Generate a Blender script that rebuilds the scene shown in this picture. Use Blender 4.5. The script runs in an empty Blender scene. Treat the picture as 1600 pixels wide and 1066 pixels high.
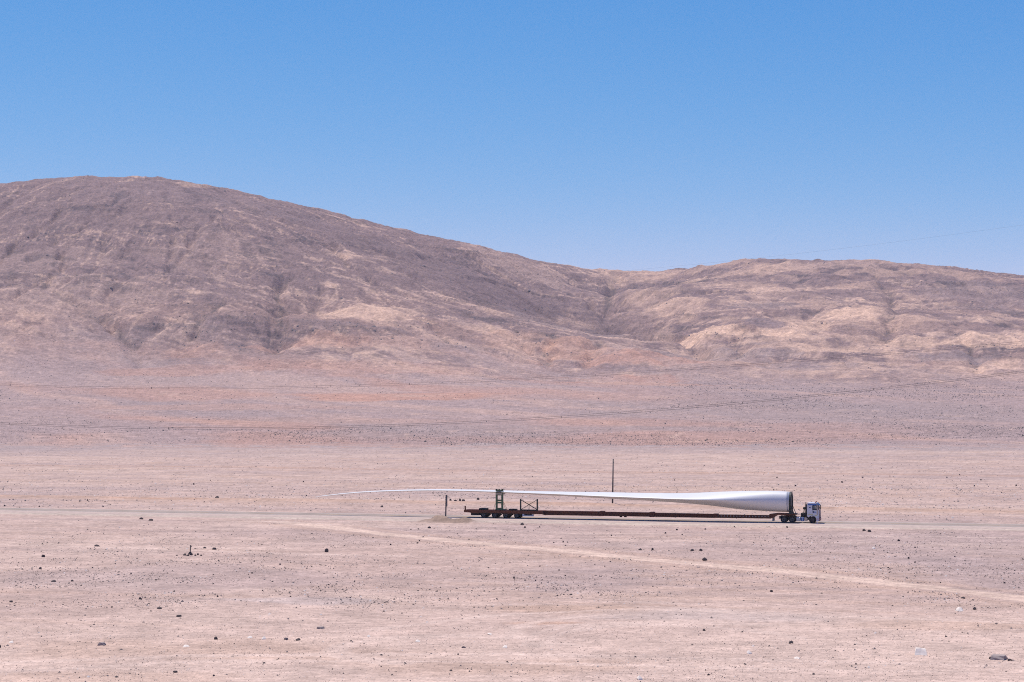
import bpy, bmesh, math, random
import numpy as np
from mathutils import Vector, Matrix

random.seed(7)
SC = bpy.context.scene
COL = SC.collection

# ------------------------------------------------------------------ camera, sky, sun, exposure
F = 3115.0            # focal length in photograph pixels (1600 wide)
HC = 20.0             # camera height above the plain
YH = 620.0            # horizon row in the photograph
cam_d = bpy.data.cameras.new('camera')
cam_d.sensor_width = 36.0
cam_d.lens = F / 1600.0 * 36.0
cam_d.clip_start = 1.0
cam_d.clip_end = 60000.0
cam = bpy.data.objects.new('camera', cam_d)
COL.objects.link(cam)
cam.location = (0, 0, HC)
cam.rotation_euler = (math.radians(90) + math.atan((YH - 533.0) / F), 0, 0)
SC.camera = cam

SUN_EL = math.radians(66.5)
SUN_AZ = math.atan2(-0.54, 0.84)          # from +Y towards +X: left and behind the truck
world = bpy.data.worlds.new('World'); SC.world = world
world.use_nodes = True
wn = world.node_tree.nodes; wl = world.node_tree.links
bg = wn['Background']
sky = wn.new('ShaderNodeTexSky'); sky.sky_type = 'NISHITA'
sky.sun_disc = False
sky.sun_elevation = SUN_EL
sky.sun_rotation = SUN_AZ
sky.altitude = 3500
sky.air_density = 1.0
sky.dust_density = 0.0
sky.ozone_density = 8.0
# the photograph's colour rendering of a high-desert sky: one tone curve per channel, the same in every direction
sep = wn.new('ShaderNodeSeparateColor'); comb = wn.new('ShaderNodeCombineColor')
wl.new(sky.outputs[0], sep.inputs[0])
for ch, (gam, gain) in enumerate(((2.2, 0.385), (0.93, 1.19), (0.42, 3.40))):
    pw = wn.new('ShaderNodeMath'); pw.operation = 'POWER'; pw.inputs[1].default_value = gam
    ml = wn.new('ShaderNodeMath'); ml.operation = 'MULTIPLY'; ml.inputs[1].default_value = gain
    wl.new(sep.outputs[ch], pw.inputs[0]); wl.new(pw.outputs[0], ml.inputs[0]); wl.new(ml.outputs[0], comb.inputs[ch])
wl.new(comb.outputs[0], bg.inputs['Color'])
bg.inputs['Strength'].default_value = 0.10

sun_d = bpy.data.lights.new('sun', 'SUN')
sun_d.energy = 4.7
sun_d.angle = math.radians(0.53)
sun_d.color = (1.0, 0.925, 0.835)
sun = bpy.data.objects.new('sun', sun_d); COL.objects.link(sun)
sdir = Vector((math.sin(SUN_AZ) * math.cos(SUN_EL), math.cos(SUN_AZ) * math.cos(SUN_EL), math.sin(SUN_EL)))
sun.rotation_euler = sdir.to_track_quat('Z', 'Y').to_euler()
sun.location = (0, 0, 500)

SC.view_settings.view_transform = 'Standard'
SC.view_settings.look = 'None'
SC.view_settings.gamma = 1.0
SC.view_settings.use_curve_mapping = False
SC.view_settings.exposure = 0.05
SC.cycles.use_denoising = False
SC.cycles.use_adaptive_sampling = False
SC.cycles.max_bounces = 5
SC.cycles.diffuse_bounces = 3
SC.cycles.volume_bounces = 1
SC.cycles.pixel_filter_type = 'BLACKMAN_HARRIS'
SC.cycles.filter_width = 1.05

# ------------------------------------------------------------------ helpers
def smooth(a, b, x):
    t = np.clip((x - a) / (b - a), 0, 1)
    return t * t * (3 - 2 * t)

def hash2(ix, iy, seed):
    h = (ix.astype(np.int64) * 374761393 + iy.astype(np.int64) * 668265263 + seed * 1442695041) & 0x7fffffff
    h = ((h ^ (h >> 13)) * 1274126177) & 0x7fffffff
    h = ((h ^ (h >> 16)) * 974634541) & 0x7fffffff
    h = h ^ (h >> 11)
    return (h & 0xffff) / 65535.0

def noise(x, y, seed=0):
    """value noise, -1..1"""
    ix = np.floor(x); iy = np.floor(y)
    fx = x - ix; fy = y - iy
    ux = fx * fx * fx * (fx * (fx * 6 - 15) + 10); uy = fy * fy * fy * (fy * (fy * 6 - 15) + 10)
    a = hash2(ix, iy, seed); b = hash2(ix + 1, iy, seed)
    c = hash2(ix, iy + 1, seed); d = hash2(ix + 1, iy + 1, seed)
    return ((a * (1 - ux) + b * ux) * (1 - uy) + (c * (1 - ux) + d * ux) * uy) * 2 - 1

def fbm(x, y, seed=0, octv=4, gain=0.5):
    s = 0; a = 1.0; t = 0
    for o in range(octv):
        c, n = math.cos(0.6 * o), math.sin(0.6 * o)
        s = s + a * noise((x * c - y * n) * 2 ** o + 17.3 * o, (x * n + y * c) * 2 ** o - 9.1 * o, seed + o)
        t += a; a *= gain
    return s / t * 1.5

def srgb(r, g, b):
    f = lambda c: (c / 255 / 12.92) if c / 255 <= 0.04045 else ((c / 255 + 0.055) / 1.055) ** 2.4
    return (f(r), f(g), f(b))

def tag(o, label=None, cat=None, group=None, kind=None):
    if label: o['label'] = label
    if cat: o['category'] = cat
    if group: o['group'] = group
    if kind: o['kind'] = kind
    return o

def empty(name, loc=(0, 0, 0), rz=0.0):
    o = bpy.data.objects.new(name, None); COL.objects.link(o)
    o.location = loc; o.rotation_euler = (0, 0, rz); o.empty_display_size = 0.3
    return o

def obj(name, bm, mat, parent=None, smooth_shade=False):
    me = bpy.data.meshes.new(name)
    bm.normal_update(); bm.to_mesh(me); bm.free()
    if mat: me.materials.append(mat)
    if smooth_shade: me.polygons.foreach_set('use_smooth', [True] * len(me.polygons))
    o = bpy.data.objects.new(name, me); COL.objects.link(o)
    if parent: o.parent = parent
    return o

def box(bm, x0, x1, y0, y1, z0, z1, bev=0.0):
    r = bmesh.ops.create_cube(bm, size=1.0)
    for v in r['verts']:
        v.co = Vector(((x0 + x1) / 2 + v.co.x * (x1 - x0), (y0 + y1) / 2 + v.co.y * (y1 - y0), (z0 + z1) / 2 + v.co.z * (z1 - z0)))
    if bev > 0:
        es = list({e for v in r['verts'] for e in v.link_edges})
        bmesh.ops.bevel(bm, geom=es, offset=bev, segments=1, affect='EDGES')

def bar(bm, p, q, w, h=None, seg=0):
    """straight bar from p to q: square (w x h) or round (seg sides, diameter w)"""
    p = Vector(p); q = Vector(q); d = q - p; L = d.length
    rot = d.to_track_quat('Z', 'Y').to_matrix().to_4x4()
    M = Matrix.Translation((p + q) / 2) @ rot
    if seg:
        bmesh.ops.create_cone(bm, cap_ends=True, segments=seg, radius1=w / 2, radius2=w / 2, depth=L, matrix=M)
    else:
        bmesh.ops.create_cube(bm, size=1.0, matrix=M @ Matrix.Diagonal((w, h or w, L, 1)))

def cyl_y(bm, x, y0, y1, z, r, seg=24, r2=None):
    M = Matrix.Translation((x, (y0 + y1) / 2, z)) @ Matrix.Rotation(math.radians(-90), 4, 'X')
    bmesh.ops.create_cone(bm, cap_ends=True, segments=seg, radius1=r, radius2=r if r2 is None else r2, depth=abs(y1 - y0), matrix=M)

def prism(bm, pts, y0, y1):
    """polygon in the x-z plane extruded along y"""
    a = [bm.verts.new((x, y0, z)) for x, z in pts]
    b = [bm.verts.new((x, y1, z)) for x, z in pts]
    fs = [bm.faces.new(a), bm.faces.new(b[::-1])]
    n = len(pts)
    for i in range(n):
        fs.append(bm.faces.new((a[i], b[i], b[(i + 1) % n], a[(i + 1) % n])))
    bmesh.ops.recalc_face_normals(bm, faces=fs)

def new_mat(name):
    m = bpy.data.materials.new(name); m.use_nodes = True
    return m, m.node_tree.nodes, m.node_tree.links, m.node_tree.nodes['Principled BSDF']

def paint(name, col, rough=0.5, metal=0.0, var=0.25, scale=3.0, dirt=None, dirt_amt=0.3, spec=0.4):
    m, n, l, b = new_mat(name)
    tc = n.new('ShaderNodeTexCoord')
    ns = n.new('ShaderNodeTexNoise'); ns.inputs['Scale'].default_value = scale; ns.inputs['Detail'].default_value = 6
    l.new(tc.outputs['Object'], ns.inputs['Vector'])
    r = n.new('ShaderNodeValToRGB')
    r.color_ramp.elements[0].position = 0.3; r.color_ramp.elements[1].position = 0.72
    d = dirt or tuple(c * (1 - var) for c in col)
    k = dirt_amt if dirt else 1.0
    r.color_ramp.elements[0].color = tuple(c * (1 - k) + e * k for c, e in zip(col, d)) + (1,)
    r.color_ramp.elements[1].color = tuple(col) + (1,)
    l.new(ns.outputs['Fac'], r.inputs['Fac']); l.new(r.outputs['Color'], b.inputs['Base Color'])
    b.inputs['Roughness'].default_value = rough; b.inputs['Metallic'].default_value = metal
    b.inputs['Specular IOR Level'].default_value = spec
    return m

# pixel of the photograph -> point on the flat plain
def ground_at(px, py, z=0.0):
    d = F * (HC - z) / (py - YH)
    return (px - 800) / F * d, d

# ------------------------------------------------------------------ road frame (s along the road, t away from the camera)
ANG = math.radians(-15.1)
DIR = np.array((math.cos(ANG), math.sin(ANG)))
NRM = np.array((-math.sin(ANG), math.cos(ANG)))
ROAD_Z = 0.14
_x, _y = ground_at(1268, 817.2, ROAD_Z)
ORG = np.array((_x, _y)) + 1.25 * NRM          # middle of the near lane, below the truck's front axle

def S(px, py=None, t=0.0):
    """s (and z) of the photograph pixel on the vertical plane at lateral offset t"""
    P = ORG + t * NRM; k = (px - 800) / F
    s = (k * P[1] - P[0]) / (DIR[0] - k * DIR[1])
    if py is None: return s
    Y = P[1] + s * DIR[1]
    return s, HC - (py - YH) / F * Y - ROAD_Z

def st(x, y):
    return (x - ORG[0]) * DIR[0] + (y - ORG[1]) * DIR[1], (x - ORG[0]) * NRM[0] + (y - ORG[1]) * NRM[1]

# ------------------------------------------------------------------ terrain: hills as one eroded height field
def P3(px, py, d):
    return ((px - 800) / F * d, d, HC - (py - YH) / F * d)

cp = []
for px in (-700, -300, 100, 500, 900, 1300, 1700, 2100):
    rt = smooth(700, 1200, np.float64(px))
    for d, yl, yr in ((600, None, None), (800, None, None), (1100, 660, 661), (1400, 630, 634), (1700, 602, 612)):
        if yl is None: cp.append(((px - 800) / F * d, d, 0.0))
        else: cp.append(P3(px, yl * (1 - rt) + yr * rt, d))
# foot of the slopes
for px, py, d in ((-700, 585, 1950), (-300, 575, 1950), (0, 566, 1950), (120, 560, 2000), (250, 566, 2000), (330, 556, 2050), (430, 552, 2050), (520, 556, 2020),
                  (640, 566, 2000), (760, 574, 2000), (860, 584, 2000), (960, 598, 1900), (1040, 600, 1880), (1130, 590, 2000), (1230, 585, 2050),
                  (1330, 580, 2050), (1430, 582, 2050), (1540, 588, 2000), (1640, 592, 2000), (1900, 600, 1950), (2200, 605, 1950),
    # left mountain
                  (-700, 480, 2500), (-300, 440, 2450), (0, 480, 2250), (0, 390, 2580), (0, 330, 2760), (180, 400, 2540), (180, 330, 2740), (200, 480, 2270),
                  (60, 520, 2120), (230, 530, 2140), (330, 500, 2180), (400, 420, 2500), (330, 340, 2700), (420, 365, 2680), (420, 470, 2330),
                  (600, 420, 2620), (600, 450, 2500), (720, 440, 2720), (700, 485, 2430), (820, 460, 2860), (820, 505, 2420), (900, 480, 2820),
                  (540, 482, 2330), (500, 492, 2270), (600, 498, 2260), (470, 515, 2170), (620, 535, 2120), (437, 505, 2330), (432, 535, 2150),
                  (700, 530, 2200), (760, 548, 2120), (900, 520, 2480),
                  (-700, 380, 2950), (-300, 322, 2980), (0, 288, 3000), (90, 280, 3010), (180, 276, 3020), (260, 280, 3020), (310, 288, 3020), (400, 311, 2990),
                  (480, 332, 2980), (560, 357, 2990), (640, 378, 3030), (720, 396, 3090), (800, 406, 3200), (870, 417, 3350), (930, 424, 3550), (1000, 424, 3600),
    # red hillocks at the foot
                  (880, 532, 2230), (930, 535, 2230), (862, 560, 2150), (925, 572, 2080), (1000, 548, 2180), (1050, 562, 2110), (1110, 578, 2040), (960, 560, 2120),
    # valley
                  (955, 468, 3250), (948, 505, 2960), (975, 530, 2700), (1030, 546, 2480), (1110, 562, 2250), (1180, 572, 2150),
    # right mountain
                  (1020, 450, 3050), (1060, 470, 2820), (1040, 500, 2650), (1080, 425, 3480), (1130, 410, 3420), (1200, 403, 3380), (1260, 407, 3360), (1340, 408, 3340),
                  (1440, 413, 3300), (1500, 420, 3260), (1560, 428, 3240), (1610, 433, 3240), (1750, 455, 3200), (1900, 470, 3150), (2200, 500, 3100),
                  (1140, 450, 3000), (1200, 440, 3080), (1290, 450, 2980), (1400, 445, 3010), (1500, 460, 2900), (1600, 480, 2800), (1180, 475, 2780),
                  (1100, 512, 2460), (1140, 522, 2380), (1085, 535, 2340), (1175, 545, 2260), (1250, 500, 2540), (1320, 482, 2620), (1300, 508, 2460), (1370, 500, 2480),
                  (1395, 480, 2760), (1385, 520, 2420), (1270, 540, 2300), (1330, 545, 2270), (1440, 520, 2400), (1470, 545, 2260), (1530, 530, 2330), (1590, 525, 2360),
                  (1560, 560, 2160), (1500, 568, 2150), (1900, 540, 2400), (2200, 550, 2400)):
    cp.append(P3(px, py, d))
# behind the crest the ground falls away
for px in (-700, -300, 100, 500, 900, 1300, 1700, 2100):
    zc = float(np.interp(px, (-700, 180, 640, 950, 1200, 1600, 2100), (250, 350, 255, 235, 255, 205, 150)))
    for d, k in ((3700, 0.82), (4500, 0.5)):
        if 700 < px < 1200 and d == 3700: k = 0.96
        cp.append(((px - 800) / F * d, d, zc * k))
cp = np.array(cp, dtype=np.float64)

def tps_fit(P, reg):
    n = len(P); q = P[:, :2] / 1000.0
    r2 = ((q[:, None] - q[None]) ** 2).sum(-1)
    K = np.where(r2 > 0, 0.5 * r2 * np.log(np.maximum(r2, 1e-12)), 0) + reg * np.eye(n)
    A = np.zeros((n + 3, n + 3)); A[:n, :n] = K
    A[:n, n] = 1; A[:n, n + 1:] = q; A[n, :n] = 1; A[n + 1:, :n] = q.T
    return q, np.linalg.solve(A, np.concatenate([P[:, 2], np.zeros(3)]))

def tps_eval(q, w, X, Y):
    x = X / 1000.0; y = Y / 1000.0; n = len(q)
    out = w[n] + w[n + 1] * x + w[n + 2] * y
    for i in range(n):
        r2 = (x - q[i, 0]) ** 2 + (y - q[i, 1]) ** 2
        out = out + w[i] * 0.5 * r2 * np.log(np.maximum(r2, 1e-12))
    return out

CELL = 8.0
GX = np.arange(-1560, 1560 + 1, CELL); GY = np.arange(776, 4400 + 1, CELL)
gx, gy = np.meshgrid(GX, GY)
tq, tw = tps_fit(cp, 0.0004)
Hb = tps_eval(tq, tw, gx, gy)
edge_in = smooth(800, 1000, gy)
Hb = np.maximum(Hb, 0) * edge_in
slope_zone = smooth(1650, 2400, gy)            # steep ground only
warpx = fbm(gx / 160, gy / 160, 31, 3) * 40; warpy = fbm(gx / 160, gy / 160, 41, 3) * 40
rid = 1 - np.abs(fbm((gx + warpx) / 210, (gy + warpy) / 210, 5, 4))
H0 = Hb + slope_zone * ((rid - 0.6) * 9 + fbm(gx / 60, gy / 60, 9, 4) * 3.5) + (1 - slope_zone) * edge_in * fbm(gx / 120, gy / 120, 12, 4) * 1.6

def erode(H, iters, K, m=0.45):
    ny, nx = H.shape; N = H.size
    offs = [(-1, -1), (-1, 0), (-1, 1), (0, -1), (0, 1), (1, -1), (1, 0), (1, 1)]
    A = None
    for it in range(iters):
        pad = np.pad(H, 1, mode='edge')
        best = np.full(H.shape, 1e-6); rec = np.arange(N).reshape(H.shape); dist = np.ones(H.shape)
        idx = np.arange(N).reshape(H.shape)
        for dy, dx in offs:
            L = CELL * math.hypot(dx, dy)
            s = (H - pad[1 + dy:1 + dy + ny, 1 + dx:1 + dx + nx]) / L
            yy = np.clip(np.arange(ny) + dy, 0, ny - 1)[:, None]; xx = np.clip(np.arange(nx) + dx, 0, nx - 1)[None]
            tgt = idx[yy, xx]
            up = s > best
            best = np.where(up, s, best); rec = np.where(up, tgt, rec); dist = np.where(up, L, dist)
        order = np.argsort(H, axis=None)
        r = rec.ravel().tolist(); o = order.tolist()
        a = [1.0] * N
        for i in reversed(o):
            j = r[i]
            if j != i: a[j] += a[i]
        A = np.array(a).reshape(H.shape)
        k = (K * slope_zone * (A * CELL * CELL) ** m / dist).ravel().tolist()
        h = H.ravel().tolist()
        for i in o:
            j = r[i]
            if j != i: h[i] = (h[i] + k[i] * h[j]) / (1 + k[i])
        H = np.array(h).reshape(H.shape)
        p = np.pad(H, 1, mode='edge')
        lap = (p[:-2, 1:-1] + p[2:, 1:-1] + p[1:-1, :-2] + p[1:-1, 2:]) / 4 - H
        H = H + 0.04 * lap
    return H, A

H1, ACC = erode(H0, 10, 0.009)
# keep the mountains' big form: put back the mean height lost over wide neighbourhoods
def blur(a, n):
    for _ in range(n):
        p = np.pad(a, 1, mode='edge')
        a = (p[:-2, 1:-1] + p[2:, 1:-1] + p[1:-1, :-2] + p[1:-1, 2:] + p[1:-1, 1:-1]) / 5
    return a
lost = blur(Hb - H1, 45)
HT = H1 + lost * 0.85
LOGA = np.log(ACC)

def bspl(G, X, Y):
    """cubic B-spline sampling of a grid field"""
    u = (X - GX[0]) / CELL; v = (Y - GY[0]) / CELL
    iu = np.floor(u).astype(int); iv = np.floor(v).astype(int)
    fu = u - iu; fv = v - iv
    w = lambda t: ((1 - t) ** 3 / 6, (3 * t ** 3 - 6 * t ** 2 + 4) / 6, (-3 * t ** 3 + 3 * t ** 2 + 3 * t + 1) / 6, t ** 3 / 6)
    wu, wv = w(fu), w(fv); out = 0
    ny, nx = G.shape
    for b in range(4):
        yy = np.clip(iv + b - 1, 0, ny - 1)
        for a in range(4):
            out = out + wu[a] * wv[b] * G[yy, np.clip(iu + a - 1, 0, nx - 1)]
    return out

C1, GX1, GY1, HT1 = CELL, GX, GY, HT
CELL2 = 4.5
FX = np.arange(-1140, 1141, CELL2); FY = np.arange(1660, 3640, CELL2)
fx_, fy_ = np.meshgrid(FX, FY)
Hf = bspl(HT1, fx_, fy_)
win = smooth(1660, 1900, fy_) * (1 - smooth(3500, 3630, fy_)) * (1 - smooth(1040, 1130, np.abs(fx_)))
slope_zone_c = slope_zone
slope_zone = win
CELL, GX, GY = CELL2, FX, FY
Hf0 = Hf + win * (fbm(fx_ / 34, fy_ / 34, 19, 4) * 2.6 + noise(fx_ / 9, fy_ / 9, 27) * 0.5)
Hf1, ACCF = erode(Hf0, 8, 0.042)
Hf1 = Hf1 + blur(Hf - Hf1, 14) * 0.9
DF = (Hf1 - Hf) * win; LOGF = np.log(ACCF) * win
CELL, GX, GY = C1, GX1, GY1
slope_zone = slope_zone_c
def fine(G, X, Y):
    global CELL, GX, GY
    CELL, GX, GY = CELL2, FX, FY
    o = bspl(G, X, Y)
    CELL, GX, GY = C1, GX1, GY1
    return o
def plain_z(x, y):
    s, t = st(x, y)
    z = fbm(x / 38, y / 38, 71, 4) * 0.16 + noise(x / 6.5, y / 4.5, 77) * 0.035
    near = smooth(6.0, 12.0, np.abs(t - 1.2))
    z = z * near - 0.05 * (1 - near)
    # low bank of the graded track behind the road
    z = z + 0.42 * np.exp(-((t - 44 - 1.5 * noise(s / 60, s * 0, 5)) / 1.6) ** 2) * (0.55 + 0.45 * noise(s / 25, s * 0 + 3, 6))
    z = z + 0.25 * np.exp(-((t - 30) / 1.4) ** 2) * np.maximum(0, noise(s / 40, s * 0, 8))
    # heaped sand below the road sign, steep on the near side
    sm = S(696, t=-9.0)
    for ds, w, hgt in ((-1.2, 2.6, 0.85), (3.2, 1.8, 0.6)):
        tt = t + 9.0
        prof = np.where(tt > 0, np.exp(-(tt / 1.8) ** 2), np.exp(-(tt / 1.0) ** 2))
        z = z + hgt * np.exp(-((s - sm - ds) / w) ** 2) * prof * (1 + 0.5 * noise(s / 1.1, t / 1.1, 3))
    return z * smooth(30, 60, y)

def grid_mesh(name, X, Y, Z, C, mat):
    ny, nx = X.shape
    v = np.stack([X, Y, Z], -1).reshape(-1, 3).astype(np.float32)
    i = np.arange((ny - 1) * (nx - 1)); r = i // (nx - 1); c = i % (nx - 1); a = r * nx + c
    f = np.stack([a, a + 1, a + nx + 1, a + nx], -1).astype(np.int32)
    me = bpy.data.meshes.new(name)
    me.vertices.add(len(v)); me.vertices.foreach_set('co', v.ravel())
    me.loops.add(f.size); me.loops.foreach_set('vertex_index', f.ravel())
    me.polygons.add(len(f)); me.polygons.foreach_set('loop_start', np.arange(0, f.size, 4, dtype=np.int32))
    me.polygons.foreach_set('use_smooth', np.ones(len(f), dtype=bool))
    at = me.attributes.new('Soil', 'FLOAT_COLOR', 'POINT')
    cc = np.ones((len(v), 4), dtype=np.float32); cc[:, :3] = C.reshape(-1, 3)
    at.data.foreach_set('color', cc.ravel())
    me.update(calc_edges=True); me.validate()
    me.materials.append(mat)
    o = bpy.data.objects.new(name, me); COL.objects.link(o)
    tag(o, kind='structure')
    return o

def soil_mat(name, s1, s2, s3, bump, stretch=(1, 1, 1), amt=0.30):
    m, n, l, b = new_mat(name)
    at = n.new('ShaderNodeAttribute'); at.attribute_name = 'Soil'
    tc = n.new('ShaderNodeTexCoord')
    mp = n.new('ShaderNodeMapping'); mp.inputs['Scale'].default_value = stretch
    l.new(tc.outputs['Object'], mp.inputs['Vector'])
    fac = None
    for sc, det, w in ((s1, 5, 0.9), (s2, 4, 1.0), (s3, 3, 0.8)):
        ns = n.new('ShaderNodeTexNoise'); ns.inputs['Scale'].default_value = sc; ns.inputs['Detail'].default_value = det
        ns.inputs['Roughness'].default_value = 0.62
        l.new(mp.outputs['Vector'], ns.inputs['Vector'])
        mr = n.new('ShaderNodeMapRange'); mr.inputs['From Min'].default_value = 0.28; mr.inputs['From Max'].default_value = 0.72
        mr.inputs['To Min'].default_value = 1 - amt * w; mr.inputs['To Max'].default_value = 1 + amt * w
        l.new(ns.outputs['Fac'], mr.inputs['Value'])
        if fac is None: fac = mr.outputs['Result']
        else:
            mu = n.new('ShaderNodeMath'); mu.operation = 'MULTIPLY'
            l.new(fac, mu.inputs[0]); l.new(mr.outputs['Result'], mu.inputs[1]); fac = mu.outputs[0]
    vm = n.new('ShaderNodeVectorMath'); vm.operation = 'SCALE'
    l.new(at.outputs['Color'], vm.inputs[0]); l.new(fac, vm.inputs['Scale'])
    l.new(vm.outputs['Vector'], b.inputs['Base Color'])
    bp = n.new('ShaderNodeBump'); bp.inputs['Strength'].default_value = 0.5; bp.inputs['Distance'].default_value = bump
    l.new(fac, bp.inputs['Height']); l.new(bp.outputs['Normal'], b.inputs['Normal'])
    b.inputs['Roughness'].default_value = 0.95; b.inputs['Specular IOR Level'].default_value = 0.15
    return m

def blob(x, y, px, py, wpx, hpx, d=None, rot=0.0, edge=0.45, seed=0, sc=22.0):
    """irregular patch of other soil: an ellipse on the ground, its rim broken up by noise"""
    if d is None: cx, cy = ground_at(px, py); ry = hpx / (F * HC / cy ** 2)
    else: cx, cy = (px - 800) / F * d, d; ry = hpx
    rx = wpx / F * cy
    out = np.zeros(x.shape)
    m_ = (np.abs(x - cx) < 1.9 * rx) & (np.abs(y - cy) < 1.9 * ry)
    X_, Y_ = x[m_], y[m_]
    r = np.sqrt(((X_ - cx) / rx) ** 2 + ((Y_ - cy) / ry) ** 2) + 0.42 * fbm(X_ / sc, Y_ / sc, 200 + seed, 4)
    out[m_] = 1 - smooth(1 - edge, 1 + edge * 0.5, r)
    return out

def mix(C, col, w):
    return C * (1 - w[..., None]) + np.array(col) * w[..., None]

# ---- plain
u = np.linspace(-0.42, 0.42, 960)
rows_py = np.concatenate([np.linspace(1700, 1090, 26), np.linspace(1088, 690, 430)])
rows_d = F * HC / (rows_py - YH)
U, D = np.meshgrid(u, rows_d)
PX, PY = U * D, D
PZ = plain_z(PX, PY)
s_, t_ = st(PX, PY)
PINK = (0.420, 0.302, 0.268); PALE = (0.510, 0.378, 0.330); MAUVE = (0.345, 0.258, 0.250); TAN = (0.43, 0.292, 0.232); ORANGE = (0.40, 0.235, 0.165)
PC = np.ones(PX.shape + (3,)) * np.array(PINK)
big = fbm(PX / 60, PY / 45, 301, 4)
PC = mix(PC, PALE, smooth(0.0, 0.9, big) * 0.55)
PC = mix(PC, MAUVE, smooth(0.0, 0.9, -big) * 0.6)
# long streaks laid down by wind and wheels, along the road
stk = fbm(s_ / 55, t_ / 2.6, 311, 3)
stk2 = fbm(s_ / 90, t_ / 7.0, 317, 3)
far = smooth(250, 420, PY)
PC = mix(PC, TAN, smooth(0.25, 0.8, stk) * (0.30 + 0.25 * far))
PC = mix(PC, MAUVE, smooth(0.25, 0.9, -stk2) * (0.25 + 0.30 * far))
PC = mix(PC, PALE, smooth(0.3, 0.9, stk2) * 0.35)
stk3 = fbm(s_ / 14, t_ / 0.9, 319, 3)
PC = mix(PC, (0.36, 0.245, 0.20), smooth(0.25, 0.9, stk3) * smooth(0.0, 0.5, fbm(PX / 26, PY / 18, 321, 3)) * 0.5)
PC = mix(PC, (0.55, 0.42, 0.37), smooth(0.25, 0.9, -stk3) * smooth(0.0, 0.5, fbm(PX / 22, PY / 20, 323, 3)) * 0.4)
# ground in front is sandier, paler
PC = mix(PC, PALE, smooth(200, 150, PY) * 0.85)
for k, (px, py, w, h, c, a) in enumerate((
        (330, 1012, 330, 22, TAN, 0.45), (880, 952, 130, 8, TAN, 0.7), (850, 973, 75, 3, ORANGE, 0.5), (1480, 975, 200, 6, TAN, 0.5), (820, 1040, 220, 14, TAN, 0.45), (150, 1055, 200, 12, TAN, 0.4), (1250, 1040, 260, 14, PALE, 0.5), (560, 1000, 110, 8, PALE, 0.5), (450, 938, 170, 5, (0.40, 0.33, 0.33), 0.5),
        (1100, 960, 180, 9, (0.42, 0.345, 0.335), 0.4), (330, 905, 330, 26, MAUVE, 0.55), (900, 900, 150, 22, MAUVE, 0.6), (1540, 900, 110, 45, MAUVE, 0.6),
        (640, 835, 330, 14, MAUVE, 0.35), (1250, 860, 280, 20, MAUVE, 0.35), (1300, 1000, 260, 30, PALE, 0.4), (560, 820, 240, 6, PALE, 0.5))):
    PC = mix(PC, c, blob(PX, PY, px, py, w, h, seed=k, sc=9.0) * a)
# beaten dirt track crossing in front of the road
trk = [ground_at(*p) for p in ((430, 815), (560, 829), (690, 843), (800, 854), (900, 862), (1000, 872), (1100, 880), (1250, 894), (1400, 911), (1600, 935), (1900, 975))]
def poly_dist(X, Y, pts):
    best = np.full(X.shape, 1e9)
    for (x0, y0), (x1, y1) in zip(pts[:-1], pts[1:]):
        dx, dy = x1 - x0, y1 - y0
        k = np.clip(((X - x0) * dx + (Y - y0) * dy) / (dx * dx + dy * dy), 0, 1)
        best = np.minimum(best, np.hypot(X - x0 - k * dx, Y - y0 - k * dy))
    return best
td = poly_dist(PX, PY, trk) + 0.5 * noise(PX / 5, PY / 5, 21)
PC = mix(PC, (0.56, 0.415, 0.35), (1 - smooth(1.2, 2.4, td)) * 0.9)
PC = mix(PC, PINK, (1 - smooth(0.2, 0.5, td)) * 0.45)
PC = mix(PC, TAN, np.exp(-((td - 4.0) / 1.6) ** 2) * 0.45)
# curved wheel marks in the sand
def arc(cx, cy, r, a0, a1, n=24):
    x0, y0 = ground_at(cx, cy)
    return [(x0 + r * math.cos(math.radians(a0 + (a1 - a0) * i / n)), y0 + r * math.sin(math.radians(a0 + (a1 - a0) * i / n))) for i in range(n + 1)]
marks = [arc(700, 1015, 9, 60, 250), arc(712, 1012, 9, 60, 250), arc(1090, 1000, 14, 70, 200), arc(1120, 1003, 14, 70, 190), arc(980, 1010, 16, 20, 110), arc(1040, 985, 13, 100, 230),
         [ground_at(*p) for p in ((560, 985), (760, 962), (1000, 950), (1330, 962), (1700, 975))], [ground_at(*p) for p in ((0, 1046), (330, 1030), (800, 1036), (1500, 1050))],
         [ground_at(*p) for p in ((0, 1032), (300, 1022), (800, 1022), (1600, 1040))], [ground_at(*p) for p in ((380, 812), (560, 822), (900, 832), (1300, 836), (1700, 842))],
         [ground_at(*p) for p in ((0, 806), (300, 812), (500, 818))], [ground_at(*p) for p in ((0, 851), (250, 856), (520, 866), (640, 869))]]
md = np.full(PX.shape, 1e9)
for mk in marks:
    md = np.minimum(md, poly_dist(PX, PY, mk))
PC = mix(PC, (0.53, 0.40, 0.355), (1 - smooth(0.25, 1.1, md + 0.35 * noise(PX / 2, PY / 2, 33))) * 0.7)
# the graded track behind the road
tt = t_ - 44 - 1.5 * noise(s_ / 60, s_ * 0, 5)
PC = mix(PC, TAN, (1 - smooth(3, 9, np.abs(tt + 1.0 + noise(s_ / 12, t_ / 3, 91)))) * 0.6)
PC = mix(PC, ORANGE, np.exp(-((tt + 1.2) / 1.0) ** 2) * (0.35 + 0.5 * np.maximum(0, noise(s_ / 22, t_ * 0, 95))))
PC = mix(PC, TAN, np.exp(-((t_ - 118) / 6) ** 2) * 0.35)
PC = mix(PC, ORANGE, np.exp(-((t_ - 205 - 5 * noise(s_ / 90, s_ * 0, 15)) / 5) ** 2) * 0.35)
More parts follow.
